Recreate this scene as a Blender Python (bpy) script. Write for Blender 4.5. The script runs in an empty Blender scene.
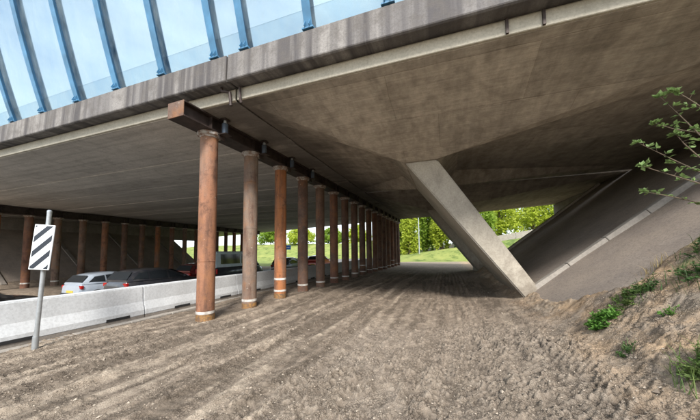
import bpy, bmesh, math, random
import numpy as np
from mathutils import Vector, Matrix

# ------------------------------------------------------------------ camera, sky, sun, exposure
SC = bpy.context.scene
COL = SC.collection
R = math.radians

def setup_camera():
    f_px, W = 272.0, 700.0
    p, y, r = R(4.0), R(19.25), R(0.7)
    fw = Vector((-math.sin(y) * math.cos(p), math.cos(y) * math.cos(p), math.sin(p)))
    rt = Vector((math.cos(y), math.sin(y), 0))
    up = rt.cross(fw)
    X = rt * math.cos(r) - up * math.sin(r)
    Y = up * math.cos(r) + rt * math.sin(r)
    cd = bpy.data.cameras.new('camera')
    cam = bpy.data.objects.new('camera', cd)
    COL.objects.link(cam)
    m = Matrix((X, Y, -fw)).transposed().to_4x4()
    m.translation = (0, 0, 1.6)
    cam.matrix_world = m
    cd.sensor_width = 36.0
    cd.sensor_fit = 'HORIZONTAL'
    cd.lens = f_px / W * 36.0
    cd.shift_y = (231.98 - 210.0) / W          # the photograph is cropped off-centre
    cd.clip_start, cd.clip_end = 0.05, 3000
    SC.camera = cam
setup_camera()

SUN_EL, SUN_AZ = 40.0, 158.0      # azimuth clockwise from +Y (the way the underpass runs)
def setup_light():
    w = bpy.data.worlds.new('World'); SC.world = w; w.use_nodes = True
    nt = w.node_tree; nt.nodes.clear()
    out = nt.nodes.new('ShaderNodeOutputWorld'); bg = nt.nodes.new('ShaderNodeBackground')
    sky = nt.nodes.new('ShaderNodeTexSky'); sky.sky_type = 'NISHITA'; sky.sun_disc = False
    sky.sun_elevation = R(SUN_EL); sky.sun_rotation = R(SUN_AZ); sky.air_density = 1.0; sky.dust_density = 1.5
    tc = nt.nodes.new('ShaderNodeTexCoord')
    mp = nt.nodes.new('ShaderNodeMapping'); mp.inputs['Scale'].default_value = (1, 1, 2.2)
    nz = nt.nodes.new('ShaderNodeTexNoise'); nz.inputs['Scale'].default_value = 2.6
    nz.inputs['Detail'].default_value = 7; nz.inputs['Roughness'].default_value = 0.58
    rp = nt.nodes.new('ShaderNodeValToRGB')
    rp.color_ramp.elements[0].position = 0.38; rp.color_ramp.elements[0].color = (.45, .45, .45, 1)
    rp.color_ramp.elements[1].position = 0.66; rp.color_ramp.elements[1].color = (1, 1, 1, 1)
    mx = nt.nodes.new('ShaderNodeMix'); mx.data_type = 'RGBA'
    mx.inputs['B'].default_value = (4.7, 5.1, 5.4, 1)
    L = nt.links.new
    L(tc.outputs['Generated'], mp.inputs['Vector']); L(mp.outputs['Vector'], nz.inputs['Vector'])
    L(nz.outputs['Fac'], rp.inputs['Fac']); L(rp.outputs['Color'], mx.inputs['Factor'])
    L(sky.outputs['Color'], mx.inputs['A']); L(mx.outputs['Result'], bg.inputs['Color'])
    bg.inputs['Strength'].default_value = 0.12
    L(bg.outputs['Background'], out.inputs['Surface'])
    ld = bpy.data.lights.new('sun', 'SUN'); ld.energy = 1.9; ld.angle = R(13); ld.color = (1, .95, .88)
    lo = bpy.data.objects.new('sun', ld); COL.objects.link(lo)
    a, e = R(SUN_AZ), R(SUN_EL)
    d = Vector((math.sin(a) * math.cos(e), math.cos(a) * math.cos(e), math.sin(e)))   # towards the sun
    lo.rotation_euler = (-d).to_track_quat('-Z', 'Y').to_euler(); lo.location = d * 60
    v = SC.view_settings
    v.view_transform = 'Standard'; v.look = 'None'; v.gamma = 1; v.use_curve_mapping = False
    v.exposure = 1.65
    SC.cycles.max_bounces = 8; SC.cycles.diffuse_bounces = 5; SC.cycles.transparent_max_bounces = 16
setup_light()

rnd = random.Random(11)

# ------------------------------------------------------------------ helpers: tagging, meshes
def tag(o, label=None, cat=None, group=None, kind=None):
    if label: o['label'] = label
    if cat: o['category'] = cat
    if group: o['group'] = group
    if kind: o['kind'] = kind
    return o

def empty(name, loc=(0, 0, 0), rz=0.0, label=None, cat=None, group=None):
    o = bpy.data.objects.new(name, None); COL.objects.link(o)
    o.location = loc; o.rotation_euler = (0, 0, rz); o.empty_display_size = .2
    return tag(o, label, cat, group)

def link(name, me, parent=None, mat=None, loc=None, rot=None):
    o = bpy.data.objects.new(name, me); COL.objects.link(o)
    if mat is not None and not me.materials: me.materials.append(mat)
    if parent is not None: o.parent = parent
    if loc is not None: o.location = loc
    if rot is not None: o.rotation_euler = rot
    return o

class MB:
    def __init__(s): s.v = []; s.f = []; s.m = []
    def add(s, vs, fs, mi=0):
        n = len(s.v); s.v += [tuple(v) for v in vs]
        s.f += [tuple(i + n for i in f) for f in fs]; s.m += [mi] * len(fs)
    def box(s, c, d, M=None, mi=0):
        x, y, z = d[0] / 2, d[1] / 2, d[2] / 2; c = Vector(c)
        p = [Vector(q) for q in ((-x, -y, -z), (x, -y, -z), (x, y, -z), (-x, y, -z), (-x, -y, z), (x, -y, z), (x, y, z), (-x, y, z))]
        if M is not None: p = [M @ q for q in p]
        s.add([c + q for q in p], [(0, 3, 2, 1), (4, 5, 6, 7), (0, 1, 5, 4), (1, 2, 6, 5), (2, 3, 7, 6), (3, 0, 4, 7)], mi)
    def span(s, a, b, mi=0):
        s.box([(a[i] + b[i]) / 2 for i in range(3)], [abs(b[i] - a[i]) for i in range(3)], None, mi)
    def prism(s, poly, axis, a, b, mi=0):
        """poly: 2D points; axis 0: (y,z) along x, 1: (x,z) along y, 2: (x,y) along z"""
        def P(q, t):
            return (t, q[0], q[1]) if axis == 0 else ((q[0], t, q[1]) if axis == 1 else (q[0], q[1], t))
        n = len(poly); vs = [P(q, a) for q in poly] + [P(q, b) for q in poly]
        fs = [tuple(range(n)), tuple(range(2 * n - 1, n - 1, -1))]
        fs += [(i, i + n, (i + 1) % n + n, (i + 1) % n) for i in range(n)]
        s.add(vs, fs, mi)
    def tube(s, pts, rad, n=8, caps=True, mi=0):
        pts = [Vector(p) for p in pts]
        if not hasattr(rad, '__len__'): rad = [rad] * len(pts)
        vs = []; prev = None
        for i, p in enumerate(pts):
            t = (pts[min(i + 1, len(pts) - 1)] - pts[max(i - 1, 0)]).normalized()
            if prev is None:
                a = Vector((0, 0, 1)) if abs(t.z) < .9 else Vector((1, 0, 0)); u = t.cross(a).normalized()
            else:
                u = (prev - t * prev.dot(t)).normalized()
            prev = u; w = t.cross(u)
            for k in range(n):
                an = 2 * math.pi * k / n; vs.append(p + (u * math.cos(an) + w * math.sin(an)) * rad[i])
        fs = []
        for i in range(len(pts) - 1):
            for k in range(n):
                fs.append((i * n + k, i * n + (k + 1) % n, (i + 1) * n + (k + 1) % n, (i + 1) * n + k))
        if caps:
            fs.append(tuple(range(n - 1, -1, -1))); fs.append(tuple(range((len(pts) - 1) * n, len(pts) * n)))
        s.add(vs, fs, mi)
    def lathe(s, prof, n=24, c=(0, 0, 0), axis=2, mi=0):
        vs = []
        for (r_, z) in prof:
            for k in range(n):
                a = 2 * math.pi * k / n; x, y = r_ * math.cos(a), r_ * math.sin(a)
                q = (x, y, z) if axis == 2 else ((z, x, y) if axis == 0 else (x, z, y))
                vs.append((c[0] + q[0], c[1] + q[1], c[2] + q[2]))
        fs = []
        for i in range(len(prof) - 1):
            for k in range(n):
                fs.append((i * n + k, i * n + (k + 1) % n, (i + 1) * n + (k + 1) % n, (i + 1) * n + k))
        fs.append(tuple(range(n - 1, -1, -1))); fs.append(tuple(range((len(prof) - 1) * n, len(prof) * n)))
        s.add(vs, fs, mi)
    def mesh(s, name, mats=None, bevel=0, smooth=False, seg=1):
        me = bpy.data.meshes.new(name); me.from_pydata(s.v, [], s.f)
        if mats is not None:
            for m in (mats if isinstance(mats, (list, tuple)) else [mats]): me.materials.append(m)
        for p, i in zip(me.polygons, s.m): p.material_index = i
        bm = bmesh.new(); bm.from_mesh(me)
        bmesh.ops.recalc_face_normals(bm, faces=bm.faces)
        if bevel:
            es = [e for e in bm.edges if len(e.link_faces) == 2 and e.calc_face_angle(0) > R(25)]
            bmesh.ops.bevel(bm, geom=es, offset=bevel, segments=seg, affect='EDGES', clamp_overlap=True)
        bm.to_mesh(me); bm.free()
        if smooth:
            for p in me.polygons: p.use_smooth = True
            try: me.set_sharp_from_angle(angle=R(35))
            except Exception: pass
        me.update(); return me
    def build(s, name, mats, parent=None, bevel=0, smooth=False, seg=1, **k):
        return link(name, s.mesh(name, mats, bevel, smooth, seg), parent, **k)

# ------------------------------------------------------------------ helpers: materials
class NT:
    def __init__(s, name):
        s.mat = bpy.data.materials.new(name); s.mat.use_nodes = True
        s.t = s.mat.node_tree; s.t.nodes.clear()
        s.out = s.t.nodes.new('ShaderNodeOutputMaterial'); s.b = s.t.nodes.new('ShaderNodeBsdfPrincipled')
        s.t.links.new(s.b.outputs[0], s.out.inputs['Surface'])
        s.pos = None
    def n(s, t, **k):
        x = s.t.nodes.new(t)
        for a, b in k.items():
            if a[0] == '_': x.inputs[a[1:].replace('_', ' ')].default_value = b
            else: setattr(x, a, b)
        return x
    def l(s, a, b): s.t.links.new(a, b)
    def coord(s, scale=(1, 1, 1), rot=(0, 0, 0), src='pos'):
        if src == 'pos':
            g = s.n('ShaderNodeNewGeometry').outputs['Position']
        else:
            g = s.n('ShaderNodeTexCoord').outputs['Object']
        m = s.n('ShaderNodeMapping'); m.inputs['Scale'].default_value = scale; m.inputs['Rotation'].default_value = rot
        s.l(g, m.inputs['Vector']); return m.outputs[0]
    def noise(s, scale, detail=4, rough=.55, vec=None, dist=0):
        x = s.n('ShaderNodeTexNoise'); x.inputs['Scale'].default_value = scale; x.inputs['Detail'].default_value = detail
        x.inputs['Roughness'].default_value = rough; x.inputs['Distortion'].default_value = dist
        if vec is None: vec = s.coord()
        s.l(vec, x.inputs['Vector']); return x.outputs['Fac']
    def ramp(s, fac, stops):
        r_ = s.n('ShaderNodeValToRGB'); cr = r_.color_ramp
        while len(cr.elements) < len(stops): cr.elements.new(.5)
        for e, (p, c) in zip(cr.elements, stops):
            e.position = p; e.color = (c, c, c, 1) if not hasattr(c, '__len__') else (*c[:3], 1)
        s.l(fac, r_.inputs['Fac']); return r_.outputs['Color']
    def mix(s, fac, a, b, mode='MIX'):
        m = s.n('ShaderNodeMix', data_type='RGBA', blend_type=mode)
        for sock, v in (('Factor', fac), ('A', a), ('B', b)):
            i = m.inputs[sock]
            if hasattr(v, 'is_linked') or hasattr(v, 'links'): s.l(v, i)
            elif hasattr(v, '__len__'): i.default_value = (*v[:3], 1)
            else: i.default_value = v
        return m.outputs['Result']
    def math(s, op, a, b=0.0):
        m = s.n('ShaderNodeMath', operation=op)
        for i, v in enumerate((a, b)):
            if hasattr(v, 'links'): s.l(v, m.inputs[i])
            else: m.inputs[i].default_value = v
        return m.outputs[0]
    def bump(s, h, strength=.4, dist=.01, prev=None):
        b = s.n('ShaderNodeBump'); b.inputs['Strength'].default_value = strength; b.inputs['Distance'].default_value = dist
        s.l(h, b.inputs['Height'])
        if prev is not None: s.l(prev, b.inputs['Normal'])
        return b.outputs[0]
    def done(s, color, rough=.8, normal=None, metal=0, spec=None):
        i = s.b.inputs
        if hasattr(color, 'links'): s.l(color, i['Base Color'])
        else: i['Base Color'].default_value = (*color[:3], 1)
        if hasattr(rough, 'links'): s.l(rough, i['Roughness'])
        else: i['Roughness'].default_value = rough
        i['Metallic'].default_value = metal
        if spec is not None: i['Specular IOR Level'].default_value = spec
        if normal is not None: s.l(normal, i['Normal'])
        return s.mat

def mat_plain(name, col, rough=.6, metal=0, var=.12, scale=6, spec=None):
    t = NT(name)
    f = t.noise(scale, 5)
    c = t.mix(t.ramp(f, [(.3, 0), (.7, 1)]), [x * (1 - var) for x in col], [min(1, x * (1 + var)) for x in col])
    g = t.bump(t.noise(scale * 12, 3), .12, .003)
    return t.done(c, rough, g, metal, spec)

def mat_concrete(name, col, dark, stretch=(1, 1, 1), stain=.5, board=None, scale=1.0, joint=None, rand=False):
    """weathered concrete: broad patches, stretched streaks, fine pores, optional formwork boards and a ragged dark band along a joint"""
    t = NT(name)
    big = t.noise(.45 * scale, 6, .65)
    st = t.noise(2.2 * scale, 6, .62, t.coord(stretch))
    fine = t.noise(22, 5, .7); blot = t.noise(2.6 * scale, 8, .72, None, .6)
    c = t.mix(t.ramp(big, [(.34, 0), (.68, 1)]), col, [a * .6 + b * .4 for a, b in zip(col, dark)])
    c = t.mix(t.math('MULTIPLY', t.ramp(st, [(.44, 0), (.66, 1)]), stain), c, dark)
    c = t.mix(t.math('MULTIPLY', t.ramp(blot, [(.5, 0), (.68, 1)]), stain * .8), c, [x * .8 for x in dark])
    c = t.mix(t.math('MULTIPLY', t.ramp(blot, [(.30, 1), (.42, 0)]), .3), c, [min(.8, x * 1.25) for x in col])
    c = t.mix(t.math('MULTIPLY', t.ramp(fine, [(.42, 0), (.72, 1)]), .38), c, [x * .5 for x in dark])
    h = t.math('ADD', t.math('MULTIPLY', fine, .5), t.math('MULTIPLY', st, .6))
    nrm = None
    if board:
        wv = t.n('ShaderNodeVectorMath', operation='ADD'); nv = t.n('ShaderNodeTexNoise'); nv.inputs['Scale'].default_value = 1.3
        t.l(t.coord(), nv.inputs['Vector']); sc = t.n('ShaderNodeVectorMath', operation='SCALE'); t.l(nv.outputs['Color'], sc.inputs[0]); sc.inputs['Scale'].default_value = .07
        t.l(t.coord(), wv.inputs[0]); t.l(sc.outputs[0], wv.inputs[1])
        bt = t.n('ShaderNodeTexBrick'); t.l(wv.outputs[0], bt.inputs['Vector'])
        bt.inputs['Scale'].default_value = 1; bt.inputs['Brick Width'].default_value = board[0]; bt.inputs['Row Height'].default_value = board[1]
        bt.inputs['Mortar Size'].default_value = .012; bt.inputs['Mortar Smooth'].default_value = .8
        bt.inputs['Color1'].default_value = (.70, .70, .70, 1); bt.inputs['Color2'].default_value = (1, 1, 1, 1); bt.inputs['Mortar'].default_value = (.72, .7, .68, 1)
        bt.offset = .37
        c = t.mix(.75, c, bt.outputs['Color'], 'MULTIPLY')
        # plank grain of the shuttering, and broad wash marks running down towards the strut
        gr = t.noise(3.0, 5, .65, t.coord((.35, 11, 9)))
        c = t.mix(.45, c, t.ramp(gr, [(.32, .5), (.66, 1)]), 'MULTIPLY')
        g3 = t.noise(5.5, 7, .75); c = t.mix(.42, c, t.ramp(g3, [(.36, .45), (.6, 1)]), 'MULTIPLY')
        g2 = t.noise(1.2, 5, .65, t.coord((2.6, .4, 1), (0, 0, R(-14))))
        c = t.mix(.55, c, t.ramp(g2, [(.34, .5), (.6, 1)]), 'MULTIPLY')
        h = t.math('ADD', h, t.math('MULTIPLY', gr, .7))
        nrm = t.bump(bt.outputs['Fac'], .4, -.01)
    if rand:
        oi = t.n('ShaderNodeObjectInfo'); c = t.mix(1.0, c, t.ramp(oi.outputs['Random'], [(0, .62), (1, 1.0)]), 'MULTIPLY')
    if joint is not None:
        sx = t.n('ShaderNodeSeparateXYZ'); t.l(t.n('ShaderNodeNewGeometry').outputs['Position'], sx.inputs[0])
        d = t.math('ABSOLUTE', t.math('SUBTRACT', sx.outputs[0], joint))
        d = t.math('ADD', d, t.math('MULTIPLY', t.math('SUBTRACT', t.noise(1.1, 6, .65, t.coord((.5, 1.6, 1))), .5), 2.8))
        c = t.mix(t.math('MULTIPLY', t.ramp(t.math('MULTIPLY', d, .4), [(.12, 1), (.75, 0)]), .78), c, (.05, .042, .036))  # darkens towards the joint, with a ragged noise edge
    nrm = t.bump(h, .45, .012, nrm)
    return t.done(c, .88, nrm, 0, .3)

def mat_rust(name):
    t = NT(name)
    oi = t.n('ShaderNodeObjectInfo')
    v = t.coord((1, 1, .16)); st = t.noise(7, 6, .62, v)
    bl = t.noise(2.4, 7, .7); fine = t.noise(46, 4, .7); pat = t.noise(1.1, 5, .6, t.coord((1, 1, .5)))
    c = t.mix(t.ramp(st, [(.42, 0), (.70, 1)]), oi.outputs['Color'], (.12, .062, .042))
    c = t.mix(t.math('MULTIPLY', t.ramp(bl, [(.5, 0), (.64, 1)]), .4), c, (.36, .16, .06))
    c = t.mix(t.math('MULTIPLY', t.ramp(pat, [(.5, 0), (.66, 1)]), .55), c, (.22, .17, .14))
    c = t.mix(t.math('MULTIPLY', t.ramp(bl, [(.34, 1), (.46, 0)]), .7), c, (.06, .034, .026))
    c = t.mix(t.math('MULTIPLY', t.ramp(fine, [(.5, 0), (.75, 1)]), .5), c, (.06, .034, .025))
    sc = t.noise(9, 3, .5, t.coord((1, 1, 2.5))); c = t.mix(t.math('MULTIPLY', t.ramp(sc, [(.70, 0), (.74, 1)]), .7), c, (.45, .42, .38))
    h = t.math('ADD', fine, bl)
    return t.done(c, .78, t.bump(h, .35, .006), .15, .35)

def mat_glass(name, tint, refl=.08):
    t = NT(name)
    tr = t.n('ShaderNodeBsdfTransparent'); tr.inputs[0].default_value = (*tint, 1)
    gl = t.n('ShaderNodeBsdfGlossy'); gl.inputs['Roughness'].default_value = .08; gl.inputs[0].default_value = (.9, .95, 1, 1)
    dirt = t.n('ShaderNodeBsdfDiffuse'); dirt.inputs[0].default_value = (.55, .66, .7, 1)
    m1 = t.n('ShaderNodeMixShader'); m1.inputs[0].default_value = refl
    m2 = t.n('ShaderNodeMixShader')
    f = t.math('MULTIPLY', t.ramp(t.noise(2.5, 6, .65, t.coord((1, 1, .35))), [(.35, .02), (.75, .24)]), 1.0)
    t.l(tr.outputs[0], m1.inputs[1]); t.l(gl.outputs[0], m1.inputs[2])
    t.l(m1.outputs[0], m2.inputs[1]); t.l(dirt.outputs[0], m2.inputs[2]); t.l(f, m2.inputs[0])
    t.l(m2.outputs[0], t.out.inputs['Surface']); return t.mat

def mat_leaf(name, a, b, rough=.55, trans=.35):
    t = NT(name)
    f = t.noise(5.5, 3, .6)
    gi = t.n('ShaderNodeNewGeometry')
    c = t.mix(t.ramp(f, [(.3, 0), (.7, 1)]), a, b)
    c = t.mix(t.math('MULTIPLY', gi.outputs['Random Per Island'], .5), c, [x * .55 for x in a])
    t.done(c, rough, None, 0, .3)
    tl = t.n('ShaderNodeBsdfTranslucent'); t.l(c, tl.inputs[0])
    m = t.n('ShaderNodeMixShader'); m.inputs[0].default_value = trans
    t.l(t.b.outputs[0], m.inputs[1]); t.l(tl.outputs[0], m.inputs[2]); t.l(m.outputs[0], t.out.inputs['Surface'])
    return t.mat

M = {}
M['soffit'] = mat_concrete('haunch_concrete', (.74, .66, .55), (.36, .31, .25), (1, 1, 1), .5, board=(2.6, 1.25), joint=-4.33)
M['beam'] = mat_concrete('beam_concrete', (.66, .62, .57), (.34, .32, .29), (.12, 2.2, 1), .6, joint=-4.6, rand=True)
M['ledge'] = mat_concrete('ledge_concrete', (.56, .52, .43), (.28, .26, .21), (.5, 1, 3), .35)
M['strut'] = mat_concrete('strut_concrete', (.46, .42, .35), (.24, .215, .18), (1, 1, .6), .4, scale=1.6)
def strut_grime(m):
    nt = m.node_tree; b = next(n for n in nt.nodes if n.type == 'BSDF_PRINCIPLED'); src = b.inputs['Base Color'].links[0].from_socket
    g = nt.nodes.new('ShaderNodeNewGeometry'); sx = nt.nodes.new('ShaderNodeSeparateXYZ'); nt.links.new(g.outputs['Position'], sx.inputs[0])
    nz = nt.nodes.new('ShaderNodeTexNoise'); nz.inputs['Scale'].default_value = 5; nz.inputs['Detail'].default_value = 8; nz.inputs['Roughness'].default_value = .7
    nt.links.new(g.outputs['Position'], nz.inputs['Vector'])
    ad = nt.nodes.new('ShaderNodeMath'); ad.operation = 'MULTIPLY_ADD'; ad.inputs[1].default_value = 3.2; nt.links.new(nz.outputs['Fac'], ad.inputs[0]); nt.links.new(sx.outputs[2], ad.inputs[2])
    rp = nt.nodes.new('ShaderNodeMapRange'); rp.inputs['From Min'].default_value = 2.9; rp.inputs['From Max'].default_value = 1.9; rp.inputs['To Max'].default_value = .7; nt.links.new(ad.outputs[0], rp.inputs['Value'])
    mx = nt.nodes.new('ShaderNodeMix'); mx.data_type = 'RGBA'; mx.inputs['B'].default_value = (.16, .13, .10, 1); nt.links.new(rp.outputs[0], mx.inputs['Factor']); nt.links.new(src, mx.inputs['A']); nt.links.new(mx.outputs['Result'], b.inputs['Base Color'])
strut_grime(M['strut'])
M['wall'] = mat_concrete('wall_concrete', (.28, .25, .22), (.13, .115, .1), (1, 1, .3), .5)
M['kerb'] = mat_concrete('kerb_concrete', (.38, .35, .31), (.2, .18, .16), (1, 1, 1), .4)
M['barrier'] = mat_concrete('barrier_white', (.62, .64, .655), (.44, .45, .455), (1.2, 1.2, .4), .25)
M['rust'] = mat_rust('rusted_steel')
M['darksteel'] = mat_plain('dark_rusty_steel', (.045, .032, .028), .6, .3, .45, 5)
M['galv'] = mat_plain('galvanised_steel', (.42, .45, .47), .42, .6, .15, 14)
M['rubber'] = mat_plain('black_rubber', (.015, .015, .016), .8)
M['blue'] = mat_plain('blue_paint', (.055, .17, .30), .45, 0, .35, 2.2)
M['pane'] = mat_glass('screen_pane', (.62, .70, .735))
M['pane_low'] = mat_glass('screen_pane_tinted', (.52, .62, .665), .08)
M['whitepaint'] = mat_plain('white_paint', (.62, .60, .57), .6, 0, .25, 20)
def mat_dirty(name, col, dirt, thr):
    t = NT(name); f = t.noise(13, 6, .7); g_ = t.noise(5, 5, .6)
    c = t.mix(t.ramp(f, [(thr, 0), (thr + .12, 1)]), col, dirt); c = t.mix(t.ramp(g_, [(.4, 0), (.7, .7)]), c, [x * .6 for x in dirt]); return t.done(c, .7, t.bump(f, .3, .004))
M['yellowpaint'] = mat_dirty('ochre_primer', (.30, .16, .05), (.14, .085, .05), .46)
M['bandpaint'] = mat_dirty('band_paint', (.66, .64, .60), (.20, .14, .10), .56)
M['bark'] = mat_plain('bark', (.10, .075, .05), .85, 0, .4, 12)
M['leaf_weed'] = mat_leaf('weed_leaf', (.085, .20, .035), (.14, .30, .05))
M['leaf_dark'] = mat_leaf('bramble_leaf', (.045, .105, .03), (.10, .17, .05))
M['leaf_mix'] = mat_leaf('mixed_weed_leaf', (.075, .15, .035), (.20, .25, .08))
M['leaf_spring'] = mat_leaf('spring_leaf', (.17, .27, .09), (.26, .37, .14))
M['leaf_tree'] = mat_leaf('tree_leaf', (.22, .36, .045), (.38, .50, .08), .6, .6)
M['leaf_tree2'] = mat_leaf('tree_leaf_yellow', (.46, .56, .06), (.62, .68, .13), .6, .6)
M['drygrass'] = mat_leaf('dry_grass', (.38, .29, .14), (.48, .38, .2))
M['tarmac'] = mat_plain('tarmac', (.12, .117, .112), .85, 0, .25, 9)
M['glassdark'] = mat_plain('car_glass', (.018, .022, .026), .06, 0, .1)
M['glasspale'] = mat_plain('van_glass', (.48, .56, .60), .08, 0, .3, 3)
M['vancab'] = mat_plain('van_upper_paint', (.50, .60, .66), .35, 0, .1)
M['tyre'] = mat_plain('tyre', (.02, .02, .02), .8)
M['rim'] = mat_plain('wheel_rim', (.4, .41, .42), .35, .8)
M['redlamp'] = mat_plain('red_lamp', (.30, .014, .012), .15)
M['clearlamp'] = mat_plain('clear_lamp', (.75, .76, .76), .12)
M['plate'] = mat_plain('number_plate', (.55, .40, .06), .5)
M['signwhite'] = mat_plain('sign_white', (.70, .74, .76), .45, 0, .06)
M['signdark'] = mat_plain('sign_navy', (.016, .022, .033), .45, 0, .1)
M['signblue'] = mat_plain('sign_blue', (.02, .12, .42), .4)

def mat_fascia():
    t = NT('fascia_streaked')
    rot = (0, R(7), 0)
    st = t.noise(1.0, 3, .55, t.coord((3.2, .2, .08), rot)); st2 = t.noise(1.0, 3, .6, t.coord((6.0, .2, .3), rot)); st3 = t.noise(1.0, 3, .5, t.coord((.55, .2, .05), rot))
    fine = t.noise(30, 5, .75); blot = t.noise(3.5, 6, .7)
    c = t.mix(t.ramp(st, [(.38, 0), (.46, .35), (.52, .6), (.60, 1)]), (.27, .255, .24), (.075, .07, .071))
    c = t.mix(t.math('MULTIPLY', t.ramp(st2, [(.55, 0), (.66, 1)]), .3), c, (.38, .36, .335))
    c = t.mix(t.math('MULTIPLY', t.ramp(st2, [(.34, 1), (.44, 0)]), .35), c, (.08, .075, .076))
    c = t.mix(t.math('MULTIPLY', t.ramp(st3, [(.45, 0), (.6, 1)]), .45), c, (.10, .095, .10))
    c = t.mix(t.math('MULTIPLY', t.ramp(blot, [(.45, 0), (.62, 1)]), .65), c, (.11, .10, .092))
    c = t.mix(t.math('MULTIPLY', t.ramp(fine, [(.45, 0), (.75, 1)]), .55), c, (.06, .056, .055))
    return t.done(c, .9, t.bump(fine, .5, .012), 0, .3)
M['fascia'] = mat_fascia()

def mat_ground():
    t = NT('sand_soil')
    at = t.n('ShaderNodeAttribute', attribute_name='zone'); sep = t.n('ShaderNodeSeparateColor'); t.l(at.outputs['Color'], sep.inputs[0])
    rough_, grass, dry = sep.outputs[0], sep.outputs[1], sep.outputs[2]; damp_shade = at.outputs['Alpha']
    big = t.noise(.7, 6, .62); mid = t.noise(6, 6, .65); fine = t.noise(38, 6, .72); vf = t.noise(150, 3, .7)
    sand = t.mix(t.ramp(mid, [(.3, 0), (.7, 1)]), (.30, .24, .183), (.44, .362, .284))
    sand = t.mix(t.ramp(big, [(.35, 0), (.7, .6)]), sand, (.245, .193, .148))
    soil = t.mix(t.ramp(fine, [(.32, 0), (.68, 1)]), (.185, .15, .118), (.45, .38, .31))
    c = t.mix(t.math('MULTIPLY', rough_, .9), sand, soil)
    c = t.mix(t.math('MULTIPLY', damp_shade, .75), c, (.125, .10, .077))  # damp ruts, plus painted shade in the gaps between lugs and clods
    c = t.mix(t.math('MULTIPLY', dry, t.ramp(mid, [(.3, .15), (.62, .9)])), c, (.60, .50, .39))
    geo = t.n('ShaderNodeNewGeometry'); sxyz = t.n('ShaderNodeSeparateXYZ'); t.l(geo.outputs['Position'], sxyz.inputs[0])
    bk = t.ramp(t.math('MULTIPLY', t.math('SUBTRACT', sxyz.outputs[0], 1.2), .8), [(.1, 0), (.7, 1)])
    c = t.mix(t.math('MULTIPLY', t.math('MULTIPLY', bk, t.ramp(t.noise(1.6, 6, .65), [(.38, 0), (.62, 1)])), .9), c, (.64, .44, .265))
    c = t.mix(t.math('MULTIPLY', t.math('MULTIPLY', bk, t.ramp(t.noise(3.1, 6, .7), [(.52, 0), (.64, 1)])), .5), c, (.17, .13, .095))
    c = t.mix(t.math('MULTIPLY', t.ramp(fine, [(.48, 0), (.64, 1)]), t.math('SUBTRACT', .5, t.math('MULTIPLY', dry, .35))), c, (.095, .077, .06))
    c = t.mix(t.math('MULTIPLY', t.ramp(vf, [(.55, 0), (.75, 1)]), .3), c, (.36, .31, .25))
    gcol = t.mix(t.ramp(mid, [(.3, 0), (.7, 1)]), (.12, .165, .04), (.21, .26, .08))
    gcol = t.mix(t.ramp(t.noise(.25, 6, .65), [(.35, 0), (.65, .8)]), gcol, (.28, .29, .09)); gcol = t.mix(t.ramp(t.noise(.6, 6, .7), [(.5, 0), (.62, .7)]), gcol, (.045, .085, .02))
    c = t.mix(grass, c, gcol)
    vo = t.n('ShaderNodeTexVoronoi', feature='DISTANCE_TO_EDGE'); vo.inputs['Scale'].default_value = 34
    wrp = t.n('ShaderNodeVectorMath', operation='ADD'); nn = t.n('ShaderNodeTexNoise'); nn.inputs['Scale'].default_value = 30; t.l(t.coord(), nn.inputs['Vector'])
    sc_ = t.n('ShaderNodeVectorMath', operation='SCALE'); sc_.inputs['Scale'].default_value = .035; t.l(nn.outputs['Color'], sc_.inputs[0]); t.l(t.coord(), wrp.inputs[0]); t.l(sc_.outputs[0], wrp.inputs[1]); t.l(wrp.outputs[0], vo.inputs['Vector'])
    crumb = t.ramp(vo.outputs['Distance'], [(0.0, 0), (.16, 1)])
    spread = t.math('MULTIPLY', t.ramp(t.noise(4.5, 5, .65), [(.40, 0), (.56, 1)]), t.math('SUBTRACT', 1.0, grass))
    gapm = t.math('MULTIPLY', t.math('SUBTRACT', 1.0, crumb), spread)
    c = t.mix(t.math('MULTIPLY', t.math('MULTIPLY', gapm, t.math('SUBTRACT', 1.0, dry)), .65), c, (.075, .06, .046))  # shade in the cracks between crumbs, painted into the colour
    h = t.math('ADD', fine, t.math('MULTIPLY', vf, .6))
    nr = t.bump(mid, .5, .03); nr = t.bump(h, 1.0, .024, nr); nr = t.bump(gapm, .8, -.012, nr)
    return t.done(c, .95, nr, 0, .15)
M['ground'] = mat_ground()

def mat_paving():
    t = NT('slope_paving')
    v = t.coord((1, 1, 1), (0, 0, 0), 'obj')
    bt = t.n('ShaderNodeTexBrick'); t.l(v, bt.inputs['Vector']); bt.inputs['Scale'].default_value = 1
    bt.inputs['Brick Width'].default_value = .3; bt.inputs['Row Height'].default_value = .3; bt.inputs['Mortar Size'].default_value = .006
    bt.inputs['Color1'].default_value = (.245, .208, .18, 1); bt.inputs['Color2'].default_value = (.27, .232, .202, 1); bt.inputs['Mortar'].default_value = (.20, .17, .148, 1)
    bg = t.noise(.9, 6, .65); fine = t.noise(28, 5, .7)
    c = t.mix(t.ramp(bg, [(.38, 0), (.64, .9)]), bt.outputs['Color'], (.34, .285, .235))
    c = t.mix(t.math('MULTIPLY', t.ramp(fine, [(.45, 0), (.7, 1)]), .5), c, (.09, .075, .066))
    nr = t.bump(bt.outputs['Fac'], .25, -.005); nr = t.bump(fine, .5, .01, nr)
    return t.done(c, .92, nr, 0, .2)
M['paving'] = mat_paving()

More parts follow.
